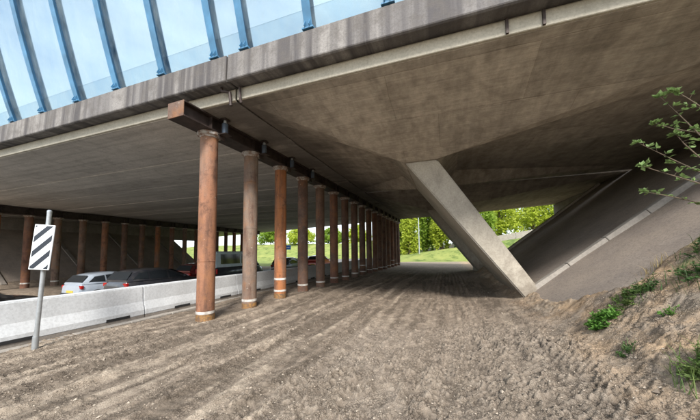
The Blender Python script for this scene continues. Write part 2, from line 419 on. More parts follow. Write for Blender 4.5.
def mat_carpaint(name, col, metal=.2):
    t = NT(name); t.done(col, .28, None, metal, .5)
    t.b.inputs['Coat Weight'].default_value = .7; t.b.inputs['Coat Roughness'].default_value = .08
    f = t.noise(3, 5, .6)
    cc = t.mix(t.math('MULTIPLY', t.ramp(f, [(.45, 0), (.75, 1)]), .25), col, (.2, .18, .15)); t.l(cc, t.b.inputs['Base Color'])
    return t.mat

# ------------------------------------------------------------------ ground
SEEDS = np.random.RandomState(5).rand(4, 512, 512).astype(np.float32)
def vnoise(x, y, k=0):
    xi = np.floor(x).astype(np.int64); yi = np.floor(y).astype(np.int64)
    fx = x - xi; fy = y - yi; fx = fx * fx * (3 - 2 * fx); fy = fy * fy * (3 - 2 * fy)
    T = SEEDS[k]; a = T[xi % 512, yi % 512]; b = T[(xi + 1) % 512, yi % 512]; c = T[xi % 512, (yi + 1) % 512]; d = T[(xi + 1) % 512, (yi + 1) % 512]
    return (a * (1 - fx) + b * fx) * (1 - fy) + (c * (1 - fx) + d * fx) * fy
def fbm(x, y, oct=4, k=0, g=.5):
    s = 0; a = 1.0; t = 0
    for o in range(oct):
        s = s + a * vnoise(x * 2 ** o + 17.3 * o, y * 2 ** o + 9.1 * o, (k + o) % 4); t += a; a *= g
    return s / t - .5
def clod(x, y, size, k=0):
    """cellular lumps of about the given size: rounded tops, sharp valleys, 0..1"""
    x = x / size; y = y / size
    xi = np.floor(x).astype(np.int64); yi = np.floor(y).astype(np.int64); best = np.full(x.shape, 9.0); hh = np.zeros(x.shape)
    for dx in (-1, 0, 1):
        for dy in (-1, 0, 1):
            cx, cy = xi + dx, yi + dy
            jx = SEEDS[k][cx % 512, cy % 512]; jy = SEEDS[(k + 1) % 4][cx % 512, cy % 512]
            d = (cx + jx - x) ** 2 + (cy + jy - y) ** 2
            m = d < best; best = np.where(m, d, best); hh = np.where(m, SEEDS[(k + 2) % 4][cx % 512, cy % 512], hh)
    return np.clip(1 - best * 1.5, 0, 1) * (.25 + .75 * hh)
def sstep(a, b, x):
    t = np.clip((x - a) / (b - a), 0, 1); return t * t * (3 - 2 * t)

SLOPE, TOE = .78, 1.71
def toe_of(y): return TOE + np.maximum(0, y - 17.75) * 1.5
def road_z(x, y): return -.45 - .0375 * (-8 - x) + .012 * np.maximum(0, y - 10)

RUTS = [  # x at y=1.5, x at y=9, half width, depth
    (-5.75, -5.3, .16, .055), (-4.55, -4.6, .20, .075), (-3.98, -3.55, .17, .06), (-3.3, -3.0, .14, .035),
    (-2.66, -2.45, .20, .08), (-1.95, -1.7, .12, .04)]
def rough_mask(x, y):
    w = fbm(x * .8, y * .8, 3, 1) * 1.3
    left = sstep(-2.35, -1.75, x - .05 * (y - 3) + w * .55)
    m = left * sstep(7.2, 5.2, y + w * 1.5 + np.abs(x - .2) * .25)
    return np.clip(m * (.82 + fbm(x * 1.7, y * 1.7, 3, 2) * .9), 0, 1)

def relief(x, y, rm):
    """small relief of the track: ruts, scrapes, prints and crumbs -> dz, dry, damp"""
    z = np.zeros_like(x); dry = np.zeros_like(x); damp_shade = np.zeros_like(x)
    near = sstep(26, 14, y)
    n1 = fbm(x * .5, y * .5, 2, 3) * .25; n2 = fbm(x * 3.2, y * 3.2, 4, 1); n3 = fbm(x * 9, y * 9, 3, 2)
    for i, (xa, xb, hw, dp) in enumerate(RUTS):
        cx = xa + (xb - xa) * (y - 1.5) / 7.5 + .08 * np.sin(y * .7 + i * 2)
        t = (x - cx - n1 * .3 - n2 * .10) / hw
        fade = near * sstep(0, .4, .62 + fbm(x * .6 + i * 7, y * .35, 2, i % 4) * 2.2)
        prof = -np.exp(-t ** 4) * .8 + .75 * np.exp(-((np.abs(t) - 1.45) / .36) ** 2) * (1 + n2 * 1.6 + n3 * 1.2)
        lug = np.exp(-t ** 4) * (.5 + .5 * np.tanh(4 * np.sin((y + np.abs(t) * .06 + n2 * .05) * 2 * math.pi / .13))) * .016
        z = z + fade * (dp * .42 * prof + lug * sstep(-.2, .1, n1 * 3 + n2))
        dry = np.maximum(dry, fade * np.exp(-((t - 1.5) / .5) ** 4) * sstep(-.04, .12, fbm(x * 2, y * .5, 3, 2)) * (.8 + n3))
        damp_shade = np.maximum(damp_shade, fade * np.exp(-((t + .35) / .75) ** 4) * sstep(-.25, .15, n2))
    scr = fbm(x * 5.5 + n2 * .8, y * .5, 4, 2, .6)
    z = z + scr * .04 * (1 - rm * .7) * near * sstep(2.2, 1.2, x)
    cat = sstep(.95, .7, np.abs(x + .25 - .02 * y)) * sstep(6.0, 7.5, y) * near * (1 - .5 * rm) * sstep(-.3, .1, n2)
    z = z + cat * .014 * np.sin(x * 2 * math.pi / .17 + fbm(x, y * .5, 2) * 2) + cat * .010 * np.tanh(3 * np.sin(y * 2 * math.pi / .2))
    dry = np.maximum(dry, .6 * sstep(.06, .16, scr) * (1 - rm) * near * sstep(10, 5, y)); damp_shade = np.maximum(damp_shade, .8 * sstep(-.03, -.16, scr) * (1 - rm) * near)
    # crumbly soil, churned in the foreground and patchy elsewhere
    row = .5 + .5 * np.sin((x + .12 * np.sin(y * .9) + n2 * .16) * 2 * math.pi / .29)
    brk = sstep(-.22, .16, n2 + .35 * n3)
    wx = x + n3 * .05; wy = y + fbm(x * 9 + 5, y * 9, 2, 1) * .05
    c1, c2, c3 = clod(wx, wy, .085, 0), clod(wx * 1.1, wy, .047, 1), clod(wx, wy, .15, 2)
    cl = .044 * c1 + .036 * c2 + .034 * c3 * brk
    z = z + rm * (cl * (.55 + .55 * row * brk) + .020 * row * brk + .035 * n2 - .02)
    tx = x + .03 * np.sin(y * .9) + n1 * .4 + n3 * .04 + n2 * .04; ty = y + n3 * .05 + n2 * .06 + .05 * np.sin(tx * 2 * math.pi / .9)
    lugs = np.clip(.35 + np.sin(tx * 2 * math.pi / .105) * np.sin(ty * 2 * math.pi / .12 + np.floor(tx / .21) * 1.9), 0, 1)
    keep = SEEDS[3][np.floor(tx / .105).astype(np.int64) % 512, np.floor(ty / .06).astype(np.int64) % 512]
    lugs = lugs * sstep(.15, .6, keep + n3)
    trd = rm * sstep(-.16, .04, fbm(x * .9 + 8, y * .5, 3, 2) + n2 * .5)
    z = z + trd * (np.tanh(lugs * 2.2) * .046 * (1 + n2 * 1.5) - .018)
    damp_shade = np.maximum(damp_shade, trd * sstep(.4, .05, lugs) * .95); dry = np.maximum(dry, trd * .3 * sstep(.8, 1., lugs))  # gaps between tread lugs get crevice shade in the colour mask
    patch = sstep(-.16, .08, fbm(x * 1.6, y * .6, 3, 0) + n2 * .4 - scr * .5)
    z = z + (1 - rm) * near * ((.026 * c1 + .026 * c2) * patch + .018 * n2 + .014 * n3)
    damp_shade = np.maximum(damp_shade, (rm * .85 + (1 - rm) * .45 * patch) * sstep(.024, .006, cl) * near)  # hollows between clods darkened too, as shade put into the colour
    dry = np.maximum(dry, rm * .35 * sstep(.030, .05, cl))
    return z, dry, damp_shade

def terrain(x, y, fine=True):
    x = np.asarray(x, float); y = np.asarray(y, float)
    z = fbm(x * .35, y * .35, 3) * .10
    z = z * sstep(60, 20, np.abs(y)) + .30 * sstep(.0, 1.9, x) * sstep(26, 14, y)
    rm = rough_mask(x, y)
    dry = np.zeros_like(x); damp_shade = np.zeros_like(x)
    if fine:
        m = (x > -7.8) & (x < 3.2) & (y > -2) & (y < 26)
        a, b_, c_ = relief(x[m], y[m], rm[m]); z[m] += a; dry[m] = b_; damp_shade[m] = c_
    # bank on the right
    tt = toe_of(y)
    bank = .25 + SLOPE * (x - tt)
    spill = fbm(x * 1.1, y * 1.1, 4, 1)
    out_ = .05 + spill * .16 + .05 * fbm(x * 6, y * 6, 4, 2)
    if fine: out_ = out_ + .05 * clod(x, y, .16, 0) * sstep(0, .2, spill + .1) + (.035 * clod(x, y, .075, 1) + .03 * clod(x, y, .045, 2)) * sstep(-.1, .15, fbm(x * 2.2, y * 2.2, 3, 1)) + .035 * fbm(x * 12, y * 12, 3, 0)
    edge = 5.5 + fbm(x * 1.4, y * .2, 3, 2) * .9 + .9 * sstep(2.6, 1.9, x)      # sand spilled over the foot of the paving
    inside = sstep(edge - .15, edge + .25, y) * sstep(17.7, 17.6, y) * sstep(2.0 + spill * .3, 2.3 + spill * .3, x)
    bank = bank + out_ * (1 - inside) - .14 * inside
    bank = np.minimum(bank, 4.7 + .2 * spill)
    k = .12
    h = np.clip(.5 + .5 * (bank - z) / k, 0, 1)
    onbank = h
    z = z * (1 - h) + bank * h + k * h * (1 - h)
    dry = np.where(h > .5, np.maximum(dry, sstep(-.12, .2, fbm(x * .9 + 3, y * .9, 4, 0)) * .95), dry)
    # drop to the road on the left, bank behind the far columns
    lz = road_z(x, y) - .3
    lz = np.where(x < -24, -.76 + .0 * x, lz)
    drop = sstep(-7.45, -7.75, x)
    z = z * (1 - drop) + lz * drop
    toeL = -30.2 - np.maximum(0, y - 27.5) * 1.6
    lb = np.minimum(-.76 + .68 * (toeL - x), 4.7 + .3 * spill)
    z = np.where(x < -24, np.maximum(z, lb), z)
    # open country beyond the viaduct
    hill = 4.9 * sstep(56, 78, y + .18 * (x + 30)) * sstep(-6, -26, x - .08 * y) + fbm(x * .06, y * .06, 3) * 1.5 * sstep(40, 90, y)
    ramp = (.9 + .14 * np.clip(x + 6, 0, 60)) * sstep(40, 47, y) * sstep(-14, -5, x)
    z = z + np.where(y > 34, hill + ramp, 0) * sstep(34, 42, y)
    g = sstep(37, 40, y + fbm(x * .5, y * .5, 3) * 5)
    g = np.maximum(g, sstep(18.2, 19.5, y) * sstep(.4, .9, z) * (x > 1.5))
    g = np.maximum(g, .8 * sstep(.05, .22, fbm(x * 1.1 + 40, y * 1.1, 4, 3)) * onbank * sstep(2.4, 3.2, x) * (y < 5.6))
    g = np.maximum(g, sstep(-34, -40, x))
    return z, rm, np.clip(g, 0, 1), np.clip(dry, 0, 1), np.clip(damp_shade * (1 - onbank), 0, 1)

def grow(a, b, step, k=1.045, mx=9):
    o = [a]; s = step
    sign = 1 if b > a else -1
    while (b - o[-1]) * sign > 0:
        o.append(o[-1] + sign * s); s = min(s * k, mx)
    return o
def build_ground():
    xs = np.array(sorted(set(grow(-6.6, -700, .024, 1.06, 40)[1:] + list(np.arange(-6.6, -3.4, .024)) + list(np.arange(-3.4, 2.3, .0145)) + grow(2.3, 700, .015, 1.035, 40))))
    ys = np.array(sorted(set(grow(1.6, -300, .015, 1.1, 30)[1:] + list(np.arange(1.6, 4.6, .0145)) + grow(4.6, 1800, .015, 1.0095, 60))))
    X, Y = np.meshgrid(xs, ys)
    Z, rm, g, dry, damp_shade = terrain(X, Y)
    nx, ny = len(xs), len(ys)
    me = bpy.data.meshes.new('ground')
    n = nx * ny
    me.vertices.add(n)
    me.vertices.foreach_set('co', np.stack([X, Y, Z], -1).astype(np.float32).ravel())
    i = np.arange(n).reshape(ny, nx)
    q = np.stack([i[:-1, :-1], i[:-1, 1:], i[1:, 1:], i[1:, :-1]], -1).reshape(-1, 4)
    me.loops.add(len(q) * 4); me.loops.foreach_set('vertex_index', q.ravel().astype(np.int32))
    me.polygons.add(len(q)); me.polygons.foreach_set('loop_start', (np.arange(len(q)) * 4).astype(np.int32))
    me.polygons.foreach_set('use_smooth', np.ones(len(q), bool))
    me.update(calc_edges=True)
    ca = me.color_attributes.new('zone', 'FLOAT_COLOR', 'POINT')
    ca.data.foreach_set('color', np.stack([rm, g, dry, damp_shade], -1).astype(np.float32).ravel())
    o = link('ground', me, None, M['ground']); tag(o, kind='structure')
    print('ground quads', len(q))
    return o
build_ground()
def gz(x, y): return float(terrain(np.array([x]), np.array([y]))[0][0])

def build_road():
    b = MB(); xs = [-24.0, -20, -16, -12, -7.9]; ys = [-40, 0, 10, 20, 30, 45, 60, 90, 140]
    vs = [(x - (max(0, y - 45) * .35), y, float(road_z(x, y))) for y in ys for x in xs]
    n = len(xs)
    b.add(vs, [(j * n + i, j * n + i + 1, (j + 1) * n + i + 1, (j + 1) * n + i) for j in range(len(ys) - 1) for i in range(n - 1)])
    tag(b.build('road', M['tarmac']), kind='structure')
    root = empty('lane_marking', (0, 0, 0)); tag(root, kind='structure')
    for x0 in (-16.0, -19.2):
        for k in range(9):
            y0 = -2 + k * 6.0; b = MB()
            b.add([(x, y, float(road_z(x, y)) + .006) for x, y in ((x0 - .06, y0), (x0 + .06, y0), (x0 + .06, y0 + 3), (x0 - .06, y0 + 3))], [(0, 1, 2, 3)])
            b.build('dash', M['whitepaint'], root)
build_road()

# ------------------------------------------------------------------ paved slope and its concrete strips
def slope_z(x): return .25 + SLOPE * (x - TOE)
def build_slope():
    L = math.hypot(1, SLOPE); ang = math.atan(SLOPE)
    b = MB(); nx, ny = 30, 50; x0, x1 = 0.05, 6.25 * L; y0, y1 = 4.9, 17.55
    vs = []
    for j in range(ny + 1):
        for i in range(nx + 1):
            u = x0 + (x1 - x0) * i / nx; v = y0 + (y1 - y0) * j / ny
            vs.append((u, v, .02 * (math.sin(u * 1.7 + v * .6) * math.sin(v * .9))))
    b.add(vs, [(j * (nx + 1) + i, j * (nx + 1) + i + 1, (j + 1) * (nx + 1) + i + 1, (j + 1) * (nx + 1) + i) for j in range(ny) for i in range(nx)])
    o = b.build('slope_paving', M['paving'], None, 0, True); o.location = (TOE, 0, .25); o.rotation_euler = (0, -ang, 0)
    tag(o, kind='structure')
    for yy, w, lab in ((8.17, .20, 'pale concrete strip running up the paved slope from the near strut foot'),
                       (17.4, .40, 'far concrete strip edging the paved slope beside the bright greenery')):
        root = empty('slope_strip', (2.06, yy, slope_z(2.06)), 0, lab, 'kerb'); root.rotation_euler = (0, -ang, 0)
        s = .0; k = 0
        while s < 7.0:
            ln = 1.0 if k % 3 else 1.02
            b = MB(); b.box((0, 0, 0), (ln - .012, w, .16))
            b.build('strip_block', M['kerb'] if w < .3 else M['strut'], root, .012, loc=(s + ln / 2, rnd.uniform(-.006, .006), .02 + rnd.uniform(-.006, .008)), rot=(0, rnd.uniform(-.006, .006), rnd.uniform(-.006, .006)))
            s += ln; k += 1
    # upright abutment at the head of the slope
    b = MB(); b.span((8.0, 4.9, 3.9), (8.6, 24.9, 4.99)); w_ = b.build('abutment_wall', M['wall'], None, .02)
    tag(w_, 'dark concrete abutment wall where the paved slope meets the deck', 'wall')
build_slope()

def build_left_bank():
    b = MB(); x0 = -30.1
    vs = []
    for y in (6, 17, 28): vs += [(x0, y, -.72), (x0 - 7.9, y, -.72 + .68 * 7.9)]
    b.add(vs, [(0, 1, 3, 2), (2, 3, 5, 4)])
    o = b.build('far_slope_paving', M['paving']); tag(o, kind='structure')
    for yy in (10.5, 15.5, 20.5, 25.5):
        root = empty('slope_strip', (x0, yy, -.70), 0, 'concrete strip on the far slope behind the rusty columns, %s' % {10.5: 'nearest of the four', 15.5: 'second of the four', 20.5: 'third of the four', 25.5: 'farthest of the four'}[yy], 'kerb', 'strips on the far slope')
        root.rotation_euler = (0, R(34.2), math.pi * 0)
        for k in range(4):
            b = MB(); b.box((0, 0, 0), (2.2, .30, .10)); b.build('strip_block', M['wall'], root, .02, loc=(-1.3 - k * 2.23, 0, .06))
    b = MB(); b.span((-37.6, 5, 3.5), (-36.9, 36, 4.98)); tag(b.build('far_abutment_wall', M['wall'], None, .02), 'concrete abutment wall above the far slope on the left', 'wall')
build_left_bank()

# ------------------------------------------------------------------ viaduct
Z0 = 5.0            # soffit level
XJ = -4.33          # the joint between the spans
def far_edge(x): return 28.0 - .385 * x
def build_viaduct():
    near = empty('viaduct_deck', (XJ, 4.73, Z0), 0, 'near concrete viaduct deck with stained edge beam and haunched soffit overhead', 'viaduct')
    off = Vector((XJ, 4.73, Z0))
    def put(b, name, mat, par, o, bevel=0):
        b.v = [tuple(Vector(v) - o) for v in b.v]; return b.build(name, mat, par, bevel)
    # edge beam: fascia with a drip lip; separate lengths either side of the joint
    prof = [(4.42, 5.30), (4.47, 5.27), (4.52, 5.30), (4.90, 5.31), (4.90, 5.62), (4.74, 5.66), (4.72, 5.90), (4.44, 5.875)]
    for a, b_ in ((-46, XJ - .02), (XJ + .02, 14)):
        b = MB(); b.prism(prof, 0, a, b_); put(b, 'edge_beam', M['fascia'], near, off, .012)
    # ledge: the bright side of the slab under the overhang
    for a, b_ in ((-46, XJ - .03), (XJ + .03, 14)):
        b = MB(); b.prism([(4.73, 5.012), (4.73, 5.26), (4.76, 5.30), (4.86, 5.30), (4.86, 5.012)], 0, a, b_); put(b, 'ledge', M['ledge'], near, off, .01)
    # left span: slabs side by side, running with the deck
    y = 4.78; k = 0
    while y < 15.0:
        w = 1.27; dz = [0, .02, -.012, .015, .0, .025, -.01, .01, .02][k % 9]
        b = MB(); b.prism([(y + .014, Z0 + dz), (y + w - .014, Z0 + dz), (y + w - .002, Z0 + dz + .03), (y + w - .002, 5.58), (y + .002, 5.58), (y + .002, Z0 + dz + .03)], 0, -46, XJ - .03)
        put(b, 'deck_beam', M['beam'], near, off); y += w; k += 1
    # right span: slab thickened like an upturned hip roof towards the strut head
    def haunch(name, par, o, yn, yf, hn, hf, x0, x1, zh=4.5, skew=None):
        yf0, yf1 = (yf, yf) if skew is None else (far_edge(x0), far_edge(x1))
        hx0, hx1 = -1.08, -.11
        lo = [(x0, yn, Z0), (x1, yn, Z0), (x1, yf1, Z0), (x0, yf0, Z0)]
        hd = [(hx0, hn, zh), (hx1, hn, zh), (hx1, hf, zh), (hx0, hf, zh)]
        up = [(p[0], p[1], 5.58) for p in lo]
        b = MB(); b.add(lo + hd + up, [(0, 1, 5, 4), (1, 2, 6, 5), (2, 3, 7, 6), (3, 0, 4, 7), (4, 5, 6, 7), (8, 9, 10, 11), (0, 1, 9, 8), (1, 2, 10, 9), (2, 3, 11, 10), (3, 0, 8, 11)])
        if skew is None:      # the side facets are hollowed behind a fold, so the near face ends in a rib
            a1 = 11; vs = lo + hd + up + [(hx1 + .62, hn + .40, zh + .56), (hx1 + .62, hf - .40, zh + .56), (x1, yn + .95, Z0), (x1, yf - .95, Z0),
                                          (hx0 - .50, hn + .42, zh + .50), (hx0 - .50, hf - .42, zh + .50), (x0, yn + .85, Z0), (x0, yf - .85, Z0)]
            b = MB(); b.add(vs, [(0, 1, 5, 4), (2, 3, 7, 6), (4, 5, 6, 7), (8, 9, 10, 11), (0, 1, 9, 8), (2, 3, 11, 10),
                                 (5, 1, 14, 12), (5, 12, 13, 6), (6, 13, 15, 2), (12, 14, 15, 13), (1, 14, 15, 2, 10, 9),
                                 (4, 16, 18, 0), (4, 7, 17, 16), (7, 3, 19, 17), (16, 17, 19, 18), (0, 18, 19, 3, 11, 8)])
        put(b, name, M['soffit'], par, o)
    haunch('haunched_slab', near, off, 4.78, 15.06, 8.0, 11.8, XJ + .03, 7.0, 4.2)
    b = MB(); b.span((7.005, 4.78, Z0), (14, 15.06, 5.58)); put(b, 'end_slab', M['soffit'], near, off)
    # narrow raised seam marks on the haunch where the shuttering met
    b = MB(); b.span((-46, 4.95, 5.585), (14, 15.0, 5.66)); put(b, 'carriageway', M['tarmac'], near, off)
    # drain pipes at the joint and along the ledge
    b = MB(); b.tube([(-4.62, 4.60, 5.28), (-4.60, 4.60, 5.2), (-4.42, 4.64, 5.16), (-4.40, 4.66, 4.86)], .035, 8); put(b, 'drain_pipe', M['darksteel'], near, off)
    b = MB(); b.tube([(-4.17, 4.66, 5.26), (-4.16, 4.67, 5.0), (-4.15, 4.7, 4.90)], .03, 8); put(b, 'drain_pipe', M['darksteel'], near, off)
    for x in (1.05, 1.55):
        b = MB(); b.span((x - .02, 4.69, 5.02), (x + .02, 4.727, 5.26)); put(b, 'drain_stub', M['darksteel'], near, off)
    # second deck behind a narrow open gap; its far edge runs askew
    o2 = Vector((XJ, 15.3, Z0)); far = empty('viaduct_deck', o2, 0, 'second concrete viaduct deck beyond the narrow daylight gap, deep in shade', 'viaduct')
    y = 15.3; k = 0
    while y < 28:
        w = 1.27; b = MB(); dz = [.01, -.01, .02, 0, .015][k % 5]
        xa, xb = -46, XJ - .03; 
        b.prism([(y + .014, Z0 + dz), (y + w - .014, Z0 + dz), (y + w - .002, Z0 + dz + .03), (y + w - .002, 5.58), (y + .002, 5.58), (y + .002, Z0 + dz + .03)], 0, xa, xb)
        put(b, 'deck_beam', M['beam'], far, o2); y += w; k += 1
    b = MB(); ye = y + .01; b.prism([(-46, ye), (XJ - .03, ye), (XJ - .03, far_edge(XJ)), (-46, far_edge(-46))], 2, Z0, 5.58); put(b, 'splay_slab', M['beam'], far, o2)
    haunch('haunched_slab', far, o2, 15.3, 25, 18.25, 21.95, XJ + .03, 7.9, 4.2, True)
    b = MB(); b.span((7.905, 15.3, Z0), (14, 24.6, 5.58)); put(b, 'end_slab', M['soffit'], far, o2)
    b = MB(); xa, xb = -46, 14
    vs = []
    for x in (xa, xb):
        e = far_edge(x)
        vs += [(x, e + .0, 5.3), (x, e + .35, 5.3), (x, e + .35, 5.9), (x, e, 5.9)]
    b.add(vs, [(0, 1, 2, 3), (7, 6, 5, 4), (0, 4, 5, 1), (1, 5, 6, 2), (2, 6, 7, 3), (3, 7, 4, 0)]); put(b, 'edge_beam', M['fascia'], far, o2)
    # struts
    def strut(yf, yb, ztop, zl, lab):
        s = empty('inclined_strut', (2.2, (yf + yb) / 2, .2), 0, lab, 'strut'); o = Vector(s.location)
        poly = [(-1.05, ztop - .003), (-.14, ztop - .003), (2.16, .63), (2.1, -.5), (1.75, -.5), (1.86, .35)]
        b = MB(); b.prism([(p[0] - o.x, p[1] - o.z) for p in poly], 1, yf - o.y, yb - o.y)
        b.build('shaft', M['strut'], s, .03, False, 2)
        b = MB(); b.span((1.4, yf - .4, -1.2), (3.6, yb + .4, -.06)); b.v = [tuple(Vector(v) - o) for v in b.v]; b.build('footing', M['wall'], s, .02)
    strut(8.05, 11.75, 4.2, 0, 'pale inclined concrete strut leaning in front, from slope foot to soffit')
    strut(18.3, 21.9, 4.2, 0, 'far inclined concrete strut half hidden behind the pale near strut')
build_viaduct()

# ------------------------------------------------------------------ blue noise screen on the edge beam
def build_screen():
    root = empty('noise_screen', (XJ, 4.56, 5.88), 0, 'transparent noise screen with curved blue posts along the viaduct edge', 'noise screen')
    xs = [-14.76, -13.08, -11.39, -9.68, -8.0, -6.33, -4.69, -3.88, -2.36, -.80, .78, 2.4, 4.0]
    xs = [-14.76 - 1.67 * k for k in range(6, 0, -1)] + xs
    path = [(.02, 0), (-.06, .25), (-.14, .5), (-.285, 1.0), (-.45, 1.6), (-.63, 2.3), (-.82, 3.1), (-1.02, 4.0), (-1.18, 4.8)]
    def sweep(x0, x1, d0, d1, pts):
        b = MB(); n = len(pts); vs = []
        for i, (dy, dz) in enumerate(pts):
            a = pts[max(0, i - 1)]; c = pts[min(n - 1, i + 1)]; t = Vector((0, c[0] - a[0], c[1] - a[1])).normalized(); nn = Vector((0, -t.z, t.y))
            for x, d in ((x0, d0), (x1, d0), (x1, d1), (x0, d1)): vs.append(Vector((x, dy, dz)) + nn * d)
        fs = [(0, 3, 2, 1), tuple(range(4 * n - 4, 4 * n))]
        for i in range(n - 1):
            for k in range(4): fs.append((i * 4 + k, i * 4 + (k + 1) % 4, i * 4 + 4 + (k + 1) % 4, i * 4 + 4 + k))
        b.add(vs, fs); return b
    post = None
    for x in xs:
        if post is None:
            b = sweep(-.085, .085, .085, .105, path)                        # outer flange
            for q in (sweep(-.012, .012, -.09, .085, path), sweep(-.085, .085, -.11, -.09, path)): b.add(q.v, q.f)
            post = b.mesh('screen_post', M['blue'], .004)
            p2 = MB(); p2.box((0, .0, .015), (.24, .30, .03))
            for s in (-1, 1): p2.prism([(-.09, .03), (-.2, .03), (-.13, .2)], 0, s * .05 - .006, s * .05 + .006)
            for sx in (-.09, .09):
                for sy in (-.11, .11): p2.lathe([(.018, .03), (.018, .055)], 6, (sx, sy, 0))
            foot = p2.mesh('base_plate', M['blue'])
        o = link('post', post, root, loc=(x - XJ, 0, .01)); link('base_plate', foot, o)
    def part(pts, a, b):       # the piece of the path between heights a and b
        n = 9; out = []
        for i in range(n):
            z = a + (b - a) * i / (n - 1)
            for k in range(len(pts) - 1):
                if pts[k][1] <= z <= pts[k + 1][1] + 1e-6:
                    t = (z - pts[k][1]) / (pts[k + 1][1] - pts[k][1]); out.append((pts[k][0] + t * (pts[k + 1][0] - pts[k][0]), z)); break
        return out
    for a, b_ in zip(xs[:-1], xs[1:]):
        w = b_ - a
        for nm, za, zb, mt in (('lower_pane', .04, .42, 'pane_low'), ('upper_pane', .425, 4.78, 'pane')):
            q = sweep(-w / 2 + .02, w / 2 - .02, -.012, .004, part(path, za, zb))
            q.build(nm, M[mt], root, 0, False, loc=((a + b_) / 2 - XJ, 0, .01))
build_screen()

# ------------------------------------------------------------------ temporary steel support rows
ORD = ['nearest', 'second', 'third', 'fourth', 'fifth', 'sixth', 'seventh', 'eighth', 'ninth', 'tenth', 'eleventh', 'twelfth', 'thirteenth',
       'fourteenth', 'fifteenth', 'sixteenth', 'seventeenth', 'eighteenth', 'nineteenth', 'twentieth', 'twenty-first', 'twenty-second']
def column_meshes():
    r = .205
    tube = []
    for hs in ((1.38,), (2.3, 3.7), (.9, 3.1), (2.75,)):
        pr = [(r, -.35)]
        for h in hs: pr += [(r, h), (r + .007, h + .006), (r + .007, h + .018), (r, h + .024)]
        b = MB(); b.lathe(pr + [(r, 4.54)], 32); tube.append(b.mesh('tube', M['rust'], 0, True))
    b = MB(); b.lathe([(r + .006, 0), (r + .006, .065)], 32); band = b.mesh('white_band', M['bandpaint'], 0, True)
    b = MB(); b.lathe([(r + .005, -.3), (r + .005, .13), (r + .003, .15)], 32); shoe = b.mesh('base_shoe', M['yellowpaint'], 0, True)
    b = MB(); b.lathe([(r + .008, 4.50), (r + .02, 4.53), (r + .075, 4.555), (r + .075, 4.625)], 32)
    for k in range(8):
        a = k * math.pi / 4 + .2; b.lathe([(.02, 4.60), (.02, 4.628)], 6, (math.cos(a) * (r + .055), math.sin(a) * (r + .055), 0))
    cap = b.mesh('cap_plate', M['galvrust'], 0, True)
    return tube, band, shoe, cap
def mat_cap():
    t = NT('cap_steel'); f = t.noise(9, 5, .65)
    c = t.mix(t.ramp(f, [(.38, 0), (.6, 1)]), (.46, .44, .41), (.20, .12, .08)); return t.done(c, .6, t.bump(f, .3, .005), .3)
M['galvrust'] = mat_cap()

def i_beam(root, x, ya, yb, zb, zt, w, ys, lab=None):
    """a wide-flange beam along y under the deck, with stiffeners above each column"""
    ox, oy, oz = root.location
    def sp(a, b, name, mat='darksteel', bev=.004):
        m = MB(); m.span((a[0] - ox, a[1] - oy, a[2] - oz), (b[0] - ox, b[1] - oy, b[2] - oz)); return m.build(name, M[mat], root, bev)
    sp((x - w / 2, ya, zb), (x + w / 2, yb, zb + .035), 'bottom_flange'); sp((x - w / 2, ya, zt - .035), (x + w / 2, yb, zt), 'top_flange')
    sp((x - .13, ya, zb + .036), (x - .10, yb, zt - .036), 'web'); sp((x + .10, ya, zb + .036), (x + .13, yb, zt - .036), 'web')
    e = sp((x - w / 2 + .002, ya - .022, zb + .002), (x + w / 2 - .002, ya - .001, zt - .002), 'end_plate', 'rust'); e.color = (.12, .075, .055, 1)
    me = MB(); me.box((0, 0, 0), (.11, .014, zt - zb - .074)); me = me.mesh('stiffener', M['darksteel'])
    for y in ys:
        for dy in (-.17, .17):
            for s in (-1, 1): link('stiffener', me, root, loc=(x + s * .186 - ox, y + dy - oy, (zb + zt) / 2 - oz))

